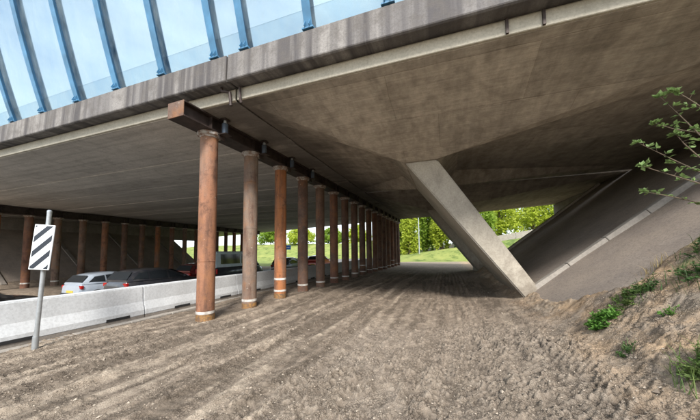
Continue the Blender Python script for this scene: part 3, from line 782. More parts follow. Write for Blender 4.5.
def build_rows():
    tube, band, shoe, cap = column_meshes()
    tint = [(.30, .145, .085), (.22, .165, .128), (.38, .15, .06), (.13, .085, .066), (.17, .11, .08), (.20, .10, .068), (.15, .095, .072)]
    look = ['rusty orange-brown', 'greyish rusty', 'bright rust-orange', 'dark brown rusty', 'rusty brown', 'dark rusty', 'rusty brown']
    ys = []
    n = 17
    for i in range(n):
        y = 5.22 + 1.53 * i; x = -5.60 + .03 * (y - 5.2); z = gz(x, y) if i < 8 else 0.0
        ys.append((x, y))
        c = empty('support_column', (x, y, 0), rnd.uniform(0, 6), '%s steel tube column, %s in the row beside the sand track' % (look[i] if i < 7 else 'dark rusty', ORD[i]), 'column', 'columns beside the sand track')
        t = link('tube', tube[i % 4], c); t.color = (*(tint[i] if i < 7 else tint[3 + i % 4]), 1)
        hs = [(.16,), (.20,), (.22, .62), (.24,), (.2,), (.22,)][i % 6]
        for h in hs: link('white_band', band, c, loc=(0, 0, z + h))
        if i in (0, 1, 2): link('base_shoe', shoe, c, loc=(0, 0, z + 0.0))
        link('cap_plate', cap, c)
    xm = (ys[0][0] + ys[-1][0]) / 2
    bm = empty('header_beam', (ys[0][0], 4.3, 4.60), math.atan2(-(ys[-1][0] - ys[0][0]), ys[-1][1] - ys[0][1]), 'dark rusty steel beam lying along the tops of the near column row', 'beam')
    # built in its own frame: straight along local y
    L = ys[-1][1] + .5
    save = bm.location.copy(); rot = bm.rotation_euler.copy()
    i_beam(bm, ys[0][0], 4.3, L, 4.63, 4.995, .50, [y for _, y in ys])
    bm.rotation_euler = rot
    # jacks and brackets packed between the beam and the deck over the first columns
    for i in range(4):
        x, y = ys[i]; j = empty('hydraulic_jack', (x + .40, y - .02 + .12, 4.60), 0, 'grey jack packed between beam and deck over the %s near column' % ORD[i], 'jack', 'jacks over the near columns')
        b = MB(); b.box((0, 0, -.02), (.26, .22, .025)); b.box((-.10, 0, -.08), (.02, .2, .11)); b.build('bracket', M['darksteel'], j, .003)
        b = MB(); b.lathe([(.075, 0), (.075, .26), (.07, .27)], 16); b.build('cylinder', M['signblue_grey'], j, 0, True)
        b = MB(); b.lathe([(.045, .27), (.045, .35)], 12); b.build('ram', M['galv'], j, 0, True)
        b = MB(); b.box((0, 0, .372), (.18, .18, .03)); b.build('bearing_plate', M['darksteel'], j, .003)
    ys2 = []
    for i in range(18):
        y = 9.3 + 1.57 * i; x = -28.5; ys2.append((x, y))
        c = empty('support_column', (x, y, -.76), rnd.uniform(0, 6), 'shaded rusty column, %s in the far row beyond the parked traffic' % ORD[i], 'column', 'columns beyond the traffic lanes')
        t = link('tube', tube[i % 4], c); t.color = (*tint[(i * 3 + 2) % 7], 1); t.scale = (1.12, 1.12, 5.14 / 4.54)
        link('white_band', band, c, loc=(0, 0, .30)).scale = (1.12, 1.12, 1.3)
        k = link('cap_plate', cap, c, loc=(0, 0, .6)); k.scale = (1.1, 1.1, 1)
    bm2 = empty('header_beam', (-28.5, 8.4, 4.45), 0, 'dark steel beam along the tops of the far column row', 'beam')
    i_beam(bm2, -28.5, 8.4, ys2[-1][1] + .8, 4.46, 4.985, .6, [y for _, y in ys2])
M['signblue_grey'] = mat_plain('jack_paint', (.10, .13, .17), .35, .2)
build_rows()

# ------------------------------------------------------------------ white barrier along the road
def build_barrier():
    prof = [(-7.06, .10), (-7.06, .22), (-7.13, .42), (-7.155, .78), (-7.175, .80), (-7.325, .80), (-7.345, .78), (-7.37, .42), (-7.44, .22), (-7.44, .10)]
    slot_of = 1.6
    names = ['nearest length', 'second length', 'third length', 'fourth length', 'fifth length', 'sixth length', 'seventh length', 'eighth length', 'ninth length', 'tenth length']
    body = None
    y = -1.62
    for k in range(9):
        ln = 3.2 if k < 5 else 6.4
        c = empty('barrier_element', (-7.25, y, 0), 0, 'white roadside barrier, %s from the camera along the sand edge' % names[k], 'barrier', 'barrier elements along the road')
        b = MB(); b.prism([(p[0] + 7.25, p[1]) for p in prof], 1, .008, ln - .008)
        b.build('body', M['barrier'], c, .012, False, 2)
        n = int(round(ln / 1.6))
        for s in range(n):
            yc = 1.02 + s * 1.6 - .0
            b = MB(); b.span((.155, yc - .235, .095), (.197, yc + .235, .155)); b.build('drain_slot', M['rubber'], c)
        b = MB(); b.span((-.19, .01, .03), (.185, ln - .01, .099)); b.build('base_pad', M['rubber'] if False else M['wall'], c)
        y += ln
    # low concrete kerb that the barrier stands on
    y = -1.62; root = empty('kerb', (-7.2, -1.62, 0), 0, 'low grey concrete kerb under the white barrier', 'kerb')
    k = 0
    while y < 34:
        b = MB(); b.box((0, 0, 0), (.62, .992, .24)); b.build('kerb_stone', M['kerb'], root, .015, loc=(-.02 + rnd.uniform(-.008, .008), y + 1.62 + .5, -.09 + rnd.uniform(-.006, .004)))
        y += 1.0; k += 1
build_barrier()

# ------------------------------------------------------------------ leaning striped marker sign
def build_sign():
    z0 = gz(-6.58, 2.68)
    s = empty('marker_sign', (-6.58, 2.68, z0), 0, 'leaning marker sign with dark diagonal stripes on white board by the barrier', 'sign')
    top = Vector((.17, 0, 2.32 - z0)); b = MB(); b.tube([(-.012, 0, -.25), tuple(top)], .031, 14); b.build('post', M['galv'], s, 0, True)
    b = MB(); b.tube([(-.004, 0, -.02), (.012, 0, .20)], .042, 14); b.build('ground_sleeve', M['galv'], s, 0, True)
    b = MB(); b.lathe([(.033, 0), (.033, .03), (.02, .045)], 14, tuple(top)); b.build('post_cap', M['galv'], s, 0, True)
    tilt = math.atan2(.17, 2.32)
    Mx = Matrix.Rotation(R(30), 4, 'Z') @ Matrix.Rotation(tilt, 4, 'Y')
    ctr = top * (1.72 / 2.32) + Vector((.03, -.055, 0))
    W, H = .29, .76
    def frame(o): o.matrix_local = Matrix.Translation(ctr) @ Mx
    b = MB(); b.box((0, 0, 0), (W, .022, H)); bo = b.build('board', M['signwhite'], s, .006); frame(bo)
    # stripes clipped to the board, rising to the right
    def clip(poly):
        for ax, lim, sg in ((0, W / 2 - .018, 1), (0, -W / 2 + .018, -1), (1, H / 2 - .018, 1), (1, -H / 2 + .018, -1)):
            out = []
            for i in range(len(poly)):
                p, q = poly[i], poly[(i + 1) % len(poly)]; ip, iq = (lim - p[ax]) * sg >= 0, (lim - q[ax]) * sg >= 0
                if ip: out.append(p)
                if ip != iq:
                    t = (lim - p[ax]) / (q[ax] - p[ax]); out.append((p[0] + t * (q[0] - p[0]), p[1] + t * (q[1] - p[1])))
            poly = out
            if not poly: break
        return poly
    for k in range(-4, 5):
        c = k * .25 + .02; hw = .052; sl = 1.15
        poly = clip([(-1, c - hw - sl), (1, c - hw + sl), (1, c + hw + sl), (-1, c + hw - sl)])
        if len(poly) > 2:
            b = MB(); b.prism(poly, 1, -.0135, -.0115); o = b.build('stripe', M['signdark'], bo)
    for dz in (-.22, .22):
        b = MB(); b.tube([(-.05, .02, dz), (-.03, .09, dz), (.05, .09, dz), (.07, .02, dz)], .012, 6); b.build('clamp', M['galv'], bo)
build_sign()

# ------------------------------------------------------------------ vehicles
def loft(secs):
    b = MB(); n = len(secs[0]); vs = [p for s in secs for p in s]; fs = []
    for i in range(len(secs) - 1):
        for k in range(n - 1): fs.append((i * n + k, i * n + k + 1, (i + 1) * n + k + 1, (i + 1) * n + k))
    fs.append(tuple(range(n))); fs.append(tuple(range((len(secs) - 1) * n, len(secs) * n)))
    b.add(vs, fs); return b
def build_car(label, loc, paint, L=4.1, W=1.74, H=1.47, van=False, group=None, name='car', light=None):
    """heading +y, rear bumper at y=0"""
    root = empty(name, loc, 0, label, 'van' if van else 'car', group)
    k = H / 1.47; hw = W / 2
    if van:
        belt = [(0, 1.25), (.06, 1.3), (.6 * L, 1.3), (.80 * L, 1.22), (.93 * L, 1.08), (.985 * L, .82), (L, .6)]
        cab = [(.03, .03, 1.28, H - .12), (.10, .06, 1.30, H), (.62 * L, .08, 1.30, H), (.70 * L, .10, 1.28, H - .06), (.86 * L, .05, 1.14, 1.20)]
        glass = [(.42 * L, .70 * L, .5)]
    else:
        belt = [(0, .62), (.03, .86), (.12, .95 * k), (.45, .97 * k), (.62 * L, .96 * k), (.72 * L, .94 * k), (.90 * L, .84 * k), (.975 * L, .70), (L, .52)]
        cab = [(.10, .05, .96 * k, 1.0 * k), (.42, .16, .97 * k, 1.34 * k), (.62, .18, .97 * k, 1.40 * k), (.95, .19, .97 * k, 1.445 * k), (.36 * L, .20, .96 * k, H), (.44 * L, .20, .96 * k, 1.45 * k), (.52 * L, .19, .96 * k, 1.385 * k), (.60 * L, .15, .95 * k, 1.25 * k), (.76 * L, .06, .93 * k, .96 * k)]
    secs = []
    for s, zb in belt:
        e = min(1, .80 + min(s, L - s) / .55 * .20); w = hw * e; z0 = .22 + (.14 if s < .05 or s > L - .05 else 0)
        half = [(w * .90, s, z0), (w * .985, s, z0 + .16), (w, s, .55 * zb + .1), (w * .985, s, zb - .08), (w * .93, s, zb - .015), (w * .6, s, zb + .012)]
        secs.append([(-x, y, z) for x, y, z in half] + [(x, y, z) for x, y, z in half[::-1]])
    loft(secs).build('body', paint, root, 0, True)
    secs = []
    for s, ins, zb, zr in cab:
        e = min(1, .84 + min(s, L - s) / .55 * .16); w = hw * e * .965
        wr = w - ins; half = [(w, s, zb - .03), (w - ins * .5, s, (zb + zr) / 2), (wr, s, zr - .05 * min(1, (zr - zb) / .3)), (wr * .86, s, zr - .004), (wr * .4, s, zr + .012)]
        secs.append([(-x, y, z) for x, y, z in half] + [(x, y, z) for x, y, z in half[::-1]])
    cabin = loft(secs).build('cabin', M['vancab'] if van else paint, root, 0, True)
    # glazing: panels set just proud of the cabin skin
    def skin(s, f, sgn):
        for i in range(len(cab) - 1):
            if cab[i][0] <= s <= cab[i + 1][0] + 1e-6:
                t = (s - cab[i][0]) / (cab[i + 1][0] - cab[i][0]); break
        def at(c):
            w = hw * min(1, .84 + min(c[0], L - c[0]) / .55 * .16) * .965; ins, zb, zr = c[1], c[2], c[3]
            zt = zr - .05 * min(1, (zr - zb) / .3); z = zb - .03 + (zt - zb + .03) * f; zm = (zb + zr) / 2
            x = w - ins * .5 * (z - zb + .03) / (zm - zb + .03) if z < zm else w - ins * (.5 + .5 * (z - zm) / max(1e-4, zt - zm))
            return x, z
        xa, za = at(cab[i]); xb, zb_ = at(cab[i + 1])
        return (sgn * (xa + t * (xb - xa) + .014), s, za + t * (zb_ - za) + .004)
    def side(pts, sgn):
        b = MB(); n, m = 10, 4; (bl, br, tr_, tl) = pts; v = []
        for i in range(n + 1):
            u = i / n; lo_ = [bl[k_] + u * (br[k_] - bl[k_]) for k_ in (0, 1)]; hi_ = [tl[k_] + u * (tr_[k_] - tl[k_]) for k_ in (0, 1)]
            for q in range(m + 1):
                w_ = q / m; v.append(skin(lo_[0] + w_ * (hi_[0] - lo_[0]), lo_[1] + w_ * (hi_[1] - lo_[1]), sgn))
        b.add(v, [(i * (m + 1) + q, (i + 1) * (m + 1) + q, (i + 1) * (m + 1) + q + 1, i * (m + 1) + q + 1) for i in range(n) for q in range(m)]); return b
    if van: wins = [[(.45 * L, .18), (.58 * L, .18), (.58 * L, .86), (.45 * L, .86)], [(.60 * L, .15), (.80 * L, .12), (.715 * L, .80), (.60 * L, .86)]] + [[(.08 * L, .2), (.42 * L, .2), (.42 * L, .86), (.08 * L, .86)]]
    else: wins = [[(.34, .3), (1.02, .12), (1.02, .84), (.60, .84)], [(1.08, .12), (.46 * L, .12), (.46 * L, .88), (1.08, .86)], [(.48 * L, .12), (.68 * L, .22), (.58 * L, .82), (.48 * L, .86)]]
    for sg in (-1, 1):
        for wn in wins: side(wn, sg).build('side_window', M['glassdark'], root)
    if van:
        b = MB(); b.add([(-.72, .012, 1.42), (.72, .012, 1.42), (.68, .02, H - .22), (-.68, .02, H - .22)], [(0, 1, 2, 3)]); b.build('rear_window', M['glassdark'], root)
        b = MB(); b.add([(-.78, .845 * L, 1.24), (.78, .845 * L, 1.24), (.70, .725 * L, H - .14), (-.70, .725 * L, H - .14)], [(0, 1, 2, 3)]); b.build('windscreen', M['glassdark'], root)
    else:
        b = MB(); b.add([(-hw * .80, .135, 1.02 * k), (hw * .80, .135, 1.02 * k), (hw * .70, .40, 1.345 * k), (-hw * .70, .40, 1.345 * k)], [(0, 1, 2, 3)]); o = b.build('rear_window', M['glassdark'], root, loc=(0, -.022, .012))
        b = MB(); b.add([(-hw * .82, .735 * L, 1.0 * k), (hw * .82, .735 * L, 1.0 * k), (hw * .70, .545 * L, 1.36 * k), (-hw * .70, .545 * L, 1.36 * k)], [(0, 1, 2, 3)]); b.build('windscreen', M['glassdark'], root, loc=(0, .015, .02))
    for sg in (-1, 1):
        b = MB()
        if van: b.box((sg * (hw - .10), .03, 1.02), (.11, .10, .34))
        else: b.box((sg * (hw * .78), .10, .80 * k), (.24, .14, .17))
        b.build('tail_light', M['redlamp'], root, .03)
        b = MB(); b.box((sg * hw * .70, L - .10, .66), (.32, .18, .15)); b.build('headlight', M['clearlamp'], root, .04)
        b = MB(); b.box((sg * (hw + .07), (.66 if not van else .78) * L, 1.02 * k if not van else 1.32), (.17, .10, .12)); b.build('wing_mirror', paint, root, .03)
    b = MB(); b.box((0, -.012, .58), (.52, .02, .11)); b.build('number_plate', M['plate'], root)
    b = MB(); b.box((0, .02, .40), (W * .86, .16, .22)); b.build('rear_bumper', M['rubber'], root, .05)
    b = MB(); b.box((0, L - .03, .38), (W * .84, .14, .2)); b.build('front_bumper', M['rubber'], root, .05)
    wm = MB(); wm.lathe([(.20, -.10), (.305, -.10), (.32, -.07), (.32, .07), (.305, .10), (.20, .10)], 24, (0, 0, 0), 0); wt = wm.mesh('tyre', M['tyre'], 0, True)
    wm = MB(); wm.lathe([(.03, -.085), (.20, -.075), (.21, -.06), (.21, .06), (.20, .075), (.03, .085)], 16, (0, 0, 0), 0); wr = wm.mesh('rim', M['rim'], 0, True)
    for sg in (-1, 1):
        for yy in (.17 * L, .80 * L):
            w = empty('wheel', (sg * (hw - .10), yy, .315)); w.parent = root
            link('tyre', wt, w); link('rim', wr, w)
    return root
def vehicles():
    P = lambda n, c, m=.2: mat_carpaint(n, c, m)
    silver = P('silver_blue_paint', (.46, .53, .62), .35); black = P('black_paint', (.012, .012, .014)); dark = P('charcoal_paint', (.028, .03, .038)); red = P('red_paint', (.36, .02, .015)); navy = P('dark_van_paint', (.03, .036, .045)); white = P('white_car_paint', (.7, .71, .72), 0)
    rz = lambda x, y: float(road_z(np.array(x), np.array(y))) + .0
    g = 'traffic queued under the viaduct'
    build_car('silver-blue hatchback in the far lane, behind the dark hatchback', (-17.45, 8.2, rz(-17.45, 10)), silver, 4.0, 1.72, 1.46, group=g)
    build_car('dark hatchback with red tail lamp in the near lane, beside the silver one', (-14.5, 8.35, rz(-14.5, 10) + .02), dark, 4.3, 1.78, 1.54, group=g)
    build_car('black car at the left frame edge, only its bonnet showing over the barrier', (-14.5, 1.75, rz(-14.5, 4)), black, 4.25, 1.76, 1.44, group=g)
    build_car('dark red car in the far lane, ahead of the silver-blue hatchback', (-17.4, 14.1, rz(-17.4, 16)), P('dark_red_paint', (.16, .012, .012)), 4.1, 1.75, 1.58, group=g)
    build_car('van with pale upper half and dark lower body, behind the two nearest columns', (-14.6, 13.6, rz(-14.6, 16)), navy, 4.9, 1.90, 2.3, True, g, 'van')
    build_car('black car ahead of the dark van, between the third and fourth columns', (-14.5, 21.4, rz(-14.5, 23)), dark, 4.4, 1.8, 1.6, group=g)
    build_car('red car farthest ahead in the near lane, behind the middle columns', (-14.6, 28.5, rz(-14.6, 30)), red, 4.0, 1.74, 1.6, group=g)
    build_car('white car far ahead in the far lane near the daylight exit', (-17.4, 31.0, rz(-17.4, 33)), white, 4.2, 1.76, 1.5, group=g)
vehicles()

# ------------------------------------------------------------------ plants
def leafcloud(b, c, rad, n, size, rs, flat=1.0, shell=.0):
    """n leaf-shaped faces scattered in an ellipsoid"""
    for _ in range(n):
        while True:
            p = Vector((rs.uniform(-1, 1), rs.uniform(-1, 1), rs.uniform(-1, 1)))
            if shell <= p.length <= 1: break
        q = Vector((c[0] + p.x * rad[0], c[1] + p.y * rad[1], c[2] + p.z * rad[2]))
        leaf(b, q, Vector((rs.gauss(0, 1), rs.gauss(0, 1), rs.gauss(0, .7))), size * rs.uniform(.6, 1.3), rs)
def leaf(b, q, d, s, rs, width=.5):
    d = d.normalized(); n = Vector((rs.gauss(0, .6), rs.gauss(0, .6), 1)); u = d.cross(n)
    if u.length < 1e-3: u = Vector((1, 0, 0))
    u.normalize(); n = u.cross(d)
    b.add([q, q + d * s * .45 + u * s * width * .5 + n * s * .06, q + d * s, q + d * s * .45 - u * s * width * .5 + n * s * .06], [(0, 1, 2, 3)])

def build_tree(label, x, y, h, w, seed, mat, droop=False, group='trees beyond the underpass', trunk=True):
    rs = random.Random(seed); z0 = gz(x, y) - .1
    root = empty('tree', (x, y, z0), 0, label, 'tree', group)
    b = MB(); b.tube([(0, 0, 0), (rs.uniform(-.1, .1), 0, h * .25), (rs.uniform(-.3, .3), rs.uniform(-.2, .2), h * .6), (rs.uniform(-.4, .4), 0, h * .9)], [h * .022, h * .018, h * .011, .02], 8)
    for k in range(8):
        a = rs.uniform(0, 6.28); zz = h * rs.uniform(.25, .7); r_ = w * rs.uniform(.3, .48)
        b.tube([(0, 0, zz), (math.cos(a) * r_ * .5, math.sin(a) * r_ * .5, zz + h * .09), (math.cos(a) * r_, math.sin(a) * r_, zz + h * .12)], [h * .009, h * .006, .012], 5)
    b.build('trunk', M['bark'], root, 0, True)
    b = MB()
    for k in range(60):
        a = rs.uniform(0, 6.28); t = rs.uniform(.05 if droop else .12, 1.0); rr = w * .5 * math.sin(math.pi * min(1, .25 + t * .72)) * math.sqrt(rs.random())
        c = (math.cos(a) * rr, math.sin(a) * rr, h * t * .97)
        if droop: leafcloud(b, c, (w * .13, w * .13, h * rs.uniform(.10, .2)), 90, .62, rs)
        else: leafcloud(b, c, (w * .18, w * .18, h * .10), 90, .72, rs, shell=.25)
    b.build('crown', mat, root)
    return root
def build_country():
    build_tree('drooping bright green tree closest to the column row exit', -8.2, 52, 11, 3.4, 1, M['leaf_tree'], True)
    build_tree('drooping green tree just left of the lamp post', -6.1, 50, 11, 3.2, 2, M['leaf_tree2'], True)
    build_tree('tall green tree right behind the lamp post', -3.4, 54, 13, 4.0, 3, M['leaf_tree'], True)
    build_tree('bright green tree in the middle of the daylight opening', -.6, 51, 12, 3.6, 4, M['leaf_tree2'], True)
    build_tree('darker green tree showing just left of the near strut', 2.4, 49, 12, 3.2, 5, M['leaf_dark'], True)
    build_tree('green tree hidden mostly by the near strut', 5.8, 54, 12, 4.6, 6, M['leaf_tree'])
    build_tree('yellow-green tree right of the strut, above the pale wall', 11.0, 64, 14, 7.5, 7, M['leaf_tree2'])
    build_tree('yellow-green tree under the right-hand soffit edge', 17.5, 66, 14, 8, 8, M['leaf_tree2'])
    build_tree('green tree farthest right behind the pale wall', 24, 66, 15, 8, 9, M['leaf_tree'])
    build_tree('broad green tree behind the drooping ones, left of the strut', -5, 72, 15, 9, 31, M['leaf_tree'])
    build_tree('broad yellow-green tree behind the pale wall, left of the strut', 3, 74, 16, 9, 32, M['leaf_tree2'])
    build_tree('broad green tree in the back row right of the strut', 13, 78, 18, 10, 33, M['leaf_tree'])
    build_tree('broad yellow-green tree in the back row under the soffit', 22, 80, 19, 11, 34, M['leaf_tree2'])
    for i, (x, y, h, w, lab) in enumerate(((-44, 78, 6, 8, 'round green bush leftmost on the grassy hill'), (-34, 80, 5, 8, 'green bush on the hill seen between the third and fourth columns'),
                                           (-26, 82, 5.5, 7, 'green bush on the hill seen behind the middle columns'), (-60, 84, 7, 9, 'green bush on the hill behind the dark van'))):
        build_tree(lab, x, y, h, w, 20 + i, M['leaf_tree' if i % 2 else 'leaf_tree2'], False, 'bushes on the hill')
    # pale wall along the ramp beyond the viaduct
    root = empty('ramp_wall', (-8, 60, 0), 0, 'pale concrete wall rising along the ramp behind the trees', 'wall')
    pts = [(-8, 60), (-3, 59), (2, 58), (7, 57), (12, 56), (17, 55), (22, 54), (27, 53)]
    for (xa, ya), (xb, yb) in zip(pts[:-1], pts[1:]):
        za, zb = gz(xa, ya), gz(xb, yb)
        b = MB(); ha, hb = .5 + .03 * (xa + 8), .5 + .03 * (xb + 8)
        e = .03
        vs = [(xa + e, ya - .12, za - .5), (xb - e, yb - .12, zb - .5), (xb - e, yb + .12, zb - .5), (xa + e, ya + .12, za - .5), (xa + e, ya - .12, za + ha), (xb - e, yb - .12, zb + hb), (xb - e, yb + .12, zb + hb), (xa + e, ya + .12, za + ha)]
        b.add([(v[0] + 8, v[1] - 60, v[2]) for v in vs], [(0, 3, 2, 1), (4, 5, 6, 7), (0, 1, 5, 4), (1, 2, 6, 5), (2, 3, 7, 6), (3, 0, 4, 7)])
        b.build('wall_panel', M['kerb'], root, .02)
    # lamp post
    x, y = -4.0, 45.5; z = gz(x, y); s = empty('lamp_post', (x, y, z), 0, 'slim grey lamp post on the grass in the daylight opening', 'lamp post')
    b = MB(); b.tube([(0, 0, -.3), (0, 0, 1.2), (0, 0, 8.5)], [.10, .085, .05], 12); b.build('mast', M['galv'], s, 0, True)
    b = MB(); b.tube([(0, 0, 8.45), (.1, 0, 8.8), (.6, 0, 9.0), (1.2, 0, 9.05)], .035, 8); b.build('arm', M['galv'], s, 0, True)
    b = MB(); b.box((1.45, 0, 9.06), (.6, .22, .10)); b.build('lantern', M['galv'], s, .03)
    # blue road sign beyond the van, and a traffic signal between the middle columns
    x, y = -25.4, 40; z = gz(x, y); s = empty('road_sign', (x, y, z), R(20), 'blue rectangular road sign seen past the front of the dark van', 'sign')
    b = MB(); b.tube([(0, 0, -.3), (0, 0, 3.6)], .045, 10); b.build('post', M['galv'], s, 0, True)
    b = MB(); b.box((0, -.06, 3.1), (1.5, .03, .75)); b.build('board', M['signblue'], s, .02)
    b = MB(); b.box((0, -.082, 3.1), (1.1, .006, .07)); b.build('text_bar', M['signwhite'], s)
    x, y = -16.2, 44; z = gz(x, y); s = empty('traffic_signal', (x, y, z), 0, 'black traffic signal on a pole seen between the middle columns', 'traffic signal')
    b = MB(); b.tube([(0, 0, -.3), (0, 0, 4.0)], .055, 10); b.build('pole', M['galv'], s, 0, True)
    b = MB(); b.box((0, -.14, 4.0), (.42, .16, 1.05)); hd = b.build('housing', M['rubber'], s, .03)
    for k in range(3):
        b = MB(); b.lathe([(.10, -.235), (.10, -.21)], 16, (0, 0, 3.68 + .32 * k), 1); b.build('lens', M['glassdark'], hd)
build_country()

def weed(label, x, y, n, spread, h, size, mat, seed, grass=0, cat='weed', dz=0):
    rs = random.Random(seed); z0 = gz(x, y); root = empty('weed', (x, y, z0), 0, label, cat, 'weeds on the sandy bank')
    b = MB(); st = MB()
    for k in range(n):
        a = rs.uniform(0, 6.28); r_ = spread * math.sqrt(rs.random()); px, py = math.cos(a) * r_, math.sin(a) * r_
        base = Vector((px * .45, py * .45, gz(x + px * .45, y + py * .45) - z0 - .01)); gzz = gz(x + px, y + py) - z0
        hh = h * rs.uniform(.45, 1) * (1 - .35 * r_ / spread); tip = Vector((px, py, gzz + hh))
        mid = (base + tip) / 2 + Vector((0, 0, hh * .2)); st.tube([base, mid, tip], [.004, .003, .0015], 4, False)
        for i in range(7):
            t = .3 + .7 * i / 6; q = base.lerp(mid, t * 2) if t < .5 else mid.lerp(tip, t * 2 - 1)
            for _ in range(2): leaf(b, q, Vector((rs.gauss(0, 1), rs.gauss(0, 1), rs.uniform(-.1, .7))), size * rs.uniform(.6, 1.2) * (1.15 - .5 * t), rs, .55)
    if n: st.build('stems', mat, root); tag(b.build('leaves', mat, root), kind='stuff')
    if grass:
        g = MB()
        for k in range(grass):
            a = rs.uniform(0, 6.28); r_ = spread * 1.1 * math.sqrt(rs.random()); px, py = math.cos(a) * r_, math.sin(a) * r_
            hh = h * rs.uniform(.5, 1.25); q = Vector((px, py, gz(x + px, y + py) - z0 - .01)); d = Vector((rs.gauss(0, .35), rs.gauss(0, .35), 1)).normalized() * hh
            u = Vector((-d.y, d.x, 0)); u = (u.normalized() if u.length > 1e-4 else Vector((1, 0, 0))) * .004
            bend = Vector((d.x, d.y, -abs(d.z) * .12)) * .7
            g.add([q - u, q + u, q + d * .6 + u * .7, q + d * .6 - u * .7, q + d + bend], [(0, 1, 2, 3), (3, 2, 4)])
        tag(g.build('grass_blades', M['drygrass'] if cat == 'dry grass' else mat, root), kind='stuff')
    return root
def plants():
    weed('bright green leafy weed alone on the sand near the slope foot', 1.99, 4.72, 60, .20, .17, .065, M['leaf_weed'], 3)
    weed('duller green weed just right of the bright green one', 2.32, 4.85, 30, .22, .18, .05, M['leaf_mix'], 4, 40)
    weed('small sparse weed between the bright green weed and the bank', 2.52, 4.85, 22, .18, .16, .05, M['leaf_dark'], 5, 30)
    weed('large dark green bramble at the right frame edge on the bank', 2.90, 4.5, 50, .32, .24, .055, M['leaf_dark'], 6, 30)
    weed('bushy grass and weed clump in the lower right corner', 2.08, 3.12, 80, .27, .24, .05, M['leaf_mix'], 7, 160)
    weed('tiny green seedling on the sandy bank', 2.36, 4.15, 8, .09, .10, .04, M['leaf_weed'], 8)
    weed('dry straw-coloured grass tuft where the paving ends', 2.98, 5.5, 0, .16, .22, .05, M['drygrass'], 9, 60, 'dry grass')
    weed('low green tuft on the bank above the dry grass', 3.25, 5.0, 20, .24, .2, .05, M['leaf_dark'], 10, 30)
    weed('small weed at the foot of the bank below the bright green one', 1.86, 3.95, 10, .10, .09, .04, M['leaf_dark'], 12, 20)
    # shrub whose leafy branches reach in from the right
    rs = random.Random(44); bx, by = 3.75, 4.05; z0 = gz(bx, by) - .03
    root = empty('shrub', (bx, by, z0), 0, 'young leafy shrub reaching in from the right frame edge', 'shrub'); o = Vector((bx, by, z0))
    b = MB(); b.tube([(0, 0, 0), (-.05, .02, .5), (-.12, .03, 1.0), (-.2, .06, 1.45)], [.03, .024, .017, .01], 8); b.build('trunk', M['bark'], root, 0, True)
    tr = lambda t: Vector((bx, by, z0)) + Vector((-.2 * t ** 1.3, .06 * t, 1.45 * t))
    brs = [(.75, [(2.95, 4.2, 2.72), (2.8, 4.2, 2.88), (2.65, 4.2, 3.14), (2.49, 4.2, 3.40)]), (.9, [(3.1, 4.1, 3.0), (2.8, 4.1, 3.13), (2.65, 4.1, 3.31), (2.56, 4.1, 3.40)]),
           (.8, [(3.1, 4.2, 2.8), (2.84, 4.25, 2.92), (2.62, 4.25, 3.0), (2.45, 4.25, 3.10)]), (.5, [(3.0, 4.2, 2.25), (2.77, 4.2, 2.45), (2.53, 4.2, 2.64), (2.25, 4.2, 2.87)]),
           (.4, [(2.95, 4.15, 2.18), (2.69, 4.15, 2.33), (2.4, 4.15, 2.48), (2.24, 4.15, 2.57)]), (.3, [(2.9, 4.25, 2.05), (2.6, 4.3, 2.19), (2.33, 4.3, 2.28)]), (.55, [(3.0, 4.2, 2.42), (2.78, 4.2, 2.62), (2.66, 4.2, 2.80), (2.60, 4.2, 2.92)])]
    for t, pts in brs:
        p = [tr(t)] + [Vector(q) for q in pts]; p = [q - o for q in p]
        m = MB(); m.tube(p, [.010] + [.008 - .0015 * i for i in range(len(p) - 2)] + [.002], 6)
        lf = MB(); n = len(p)
        for i in range(1, n - 1):
            for s in range(5):
                f = s / 5; q = p[i].lerp(p[i + 1], f)
                if rs.random() < (.55 + .5 * (i + f) / n):
                    d = Vector((rs.gauss(-.2, .6), rs.gauss(0, .6), rs.uniform(.0, .8)))
                    tw = q + d.normalized() * rs.uniform(.02, .06); m.tube([q, tw], .0018, 4, False)
                    for _ in range(rs.randint(3, 6)): leaf(lf, tw, d + Vector((rs.gauss(0, .8), rs.gauss(0, .8), rs.gauss(0, .4))), rs.uniform(.035, .075), rs, .62)
        for _ in range(16): leaf(lf, p[-1], Vector((rs.gauss(-.2, 1), rs.gauss(0, 1), rs.gauss(.4, .4))), rs.uniform(.04, .09), rs, .62)
        br = m.build('branch', M['bark'], root, 0, True); tag(lf.build('leaves', M['leaf_spring'], br), kind='stuff')
plants()

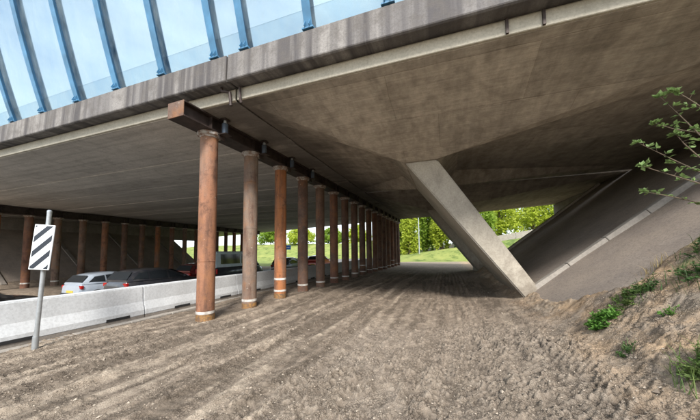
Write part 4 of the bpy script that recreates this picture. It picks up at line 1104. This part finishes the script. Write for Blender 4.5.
# ------------------------------------------------------------------ loose clods and pebbles lying on the track
def loose():
    rs = np.random.RandomState(9)
    oc = np.array([(1, 0, 0), (0, 1, 0), (-1, 0, 0), (0, -1, 0), (0, 0, 1), (0, 0, -1)], float)
    of = np.array([(0, 1, 4), (1, 2, 4), (2, 3, 4), (3, 0, 4), (1, 0, 5), (2, 1, 5), (3, 2, 5), (0, 3, 5)])
    N = 36000
    px = rs.uniform(-6.6, 3.4, N); py = 1.7 + 8.5 * rs.rand(N) ** 1.9
    z, rm, g, dr, dm = terrain(px, py)
    dens = .22 + .65 * rm + .3 * (fbm(px * 1.6, py * .6, 3, 0) > 0); dens = np.where((py > 5.4) & (px > 1.95), .02, dens)
    k = rs.rand(N) < dens; px, py, z = px[k], py[k], z[k]; n = len(px)
    sz = .004 + .011 * rs.rand(n) ** 2.4 + np.where(rs.rand(n) < .012, .014, 0)
    a = rs.uniform(0, 6.28, n); ca, sa = np.cos(a), np.sin(a)
    v = oc[None] * rs.uniform(.55, 1.45, (n, 6, 1)) + rs.uniform(-.25, .25, (n, 6, 3)); v[:, :, 2] *= .7; v *= sz[:, None, None]
    X = v[:, :, 0] * ca[:, None] - v[:, :, 1] * sa[:, None] + px[:, None]; Y = v[:, :, 0] * sa[:, None] + v[:, :, 1] * ca[:, None] + py[:, None]; Z = v[:, :, 2] + (z + sz * .2)[:, None]
    b = MB(); b.v = np.stack([X, Y, Z], -1).reshape(-1, 3).tolist()
    b.f = (of[None] + (np.arange(n) * 6)[:, None, None]).reshape(-1, 3).tolist(); b.m = [0] * len(b.f)
    me = bpy.data.meshes.new('soil_crumbs'); me.from_pydata(b.v, [], b.f); me.update()
    o = link('soil_crumbs', me, None, M['crumb']); tag(o, 'loose crumbs of soil and pebbles scattered over the tracked sand', 'soil', kind='stuff')
def mat_crumb():
    t = NT('soil_crumb'); gi = t.n('ShaderNodeNewGeometry')
    c = t.ramp(gi.outputs['Random Per Island'], [(0, (.13, .105, .083)), (.7, (.27, .225, .18)), (1, (.40, .345, .28))]); return t.done(c, .95, t.bump(t.noise(90, 4), .6, .01), 0, .15)
M['crumb'] = mat_crumb()
loose()
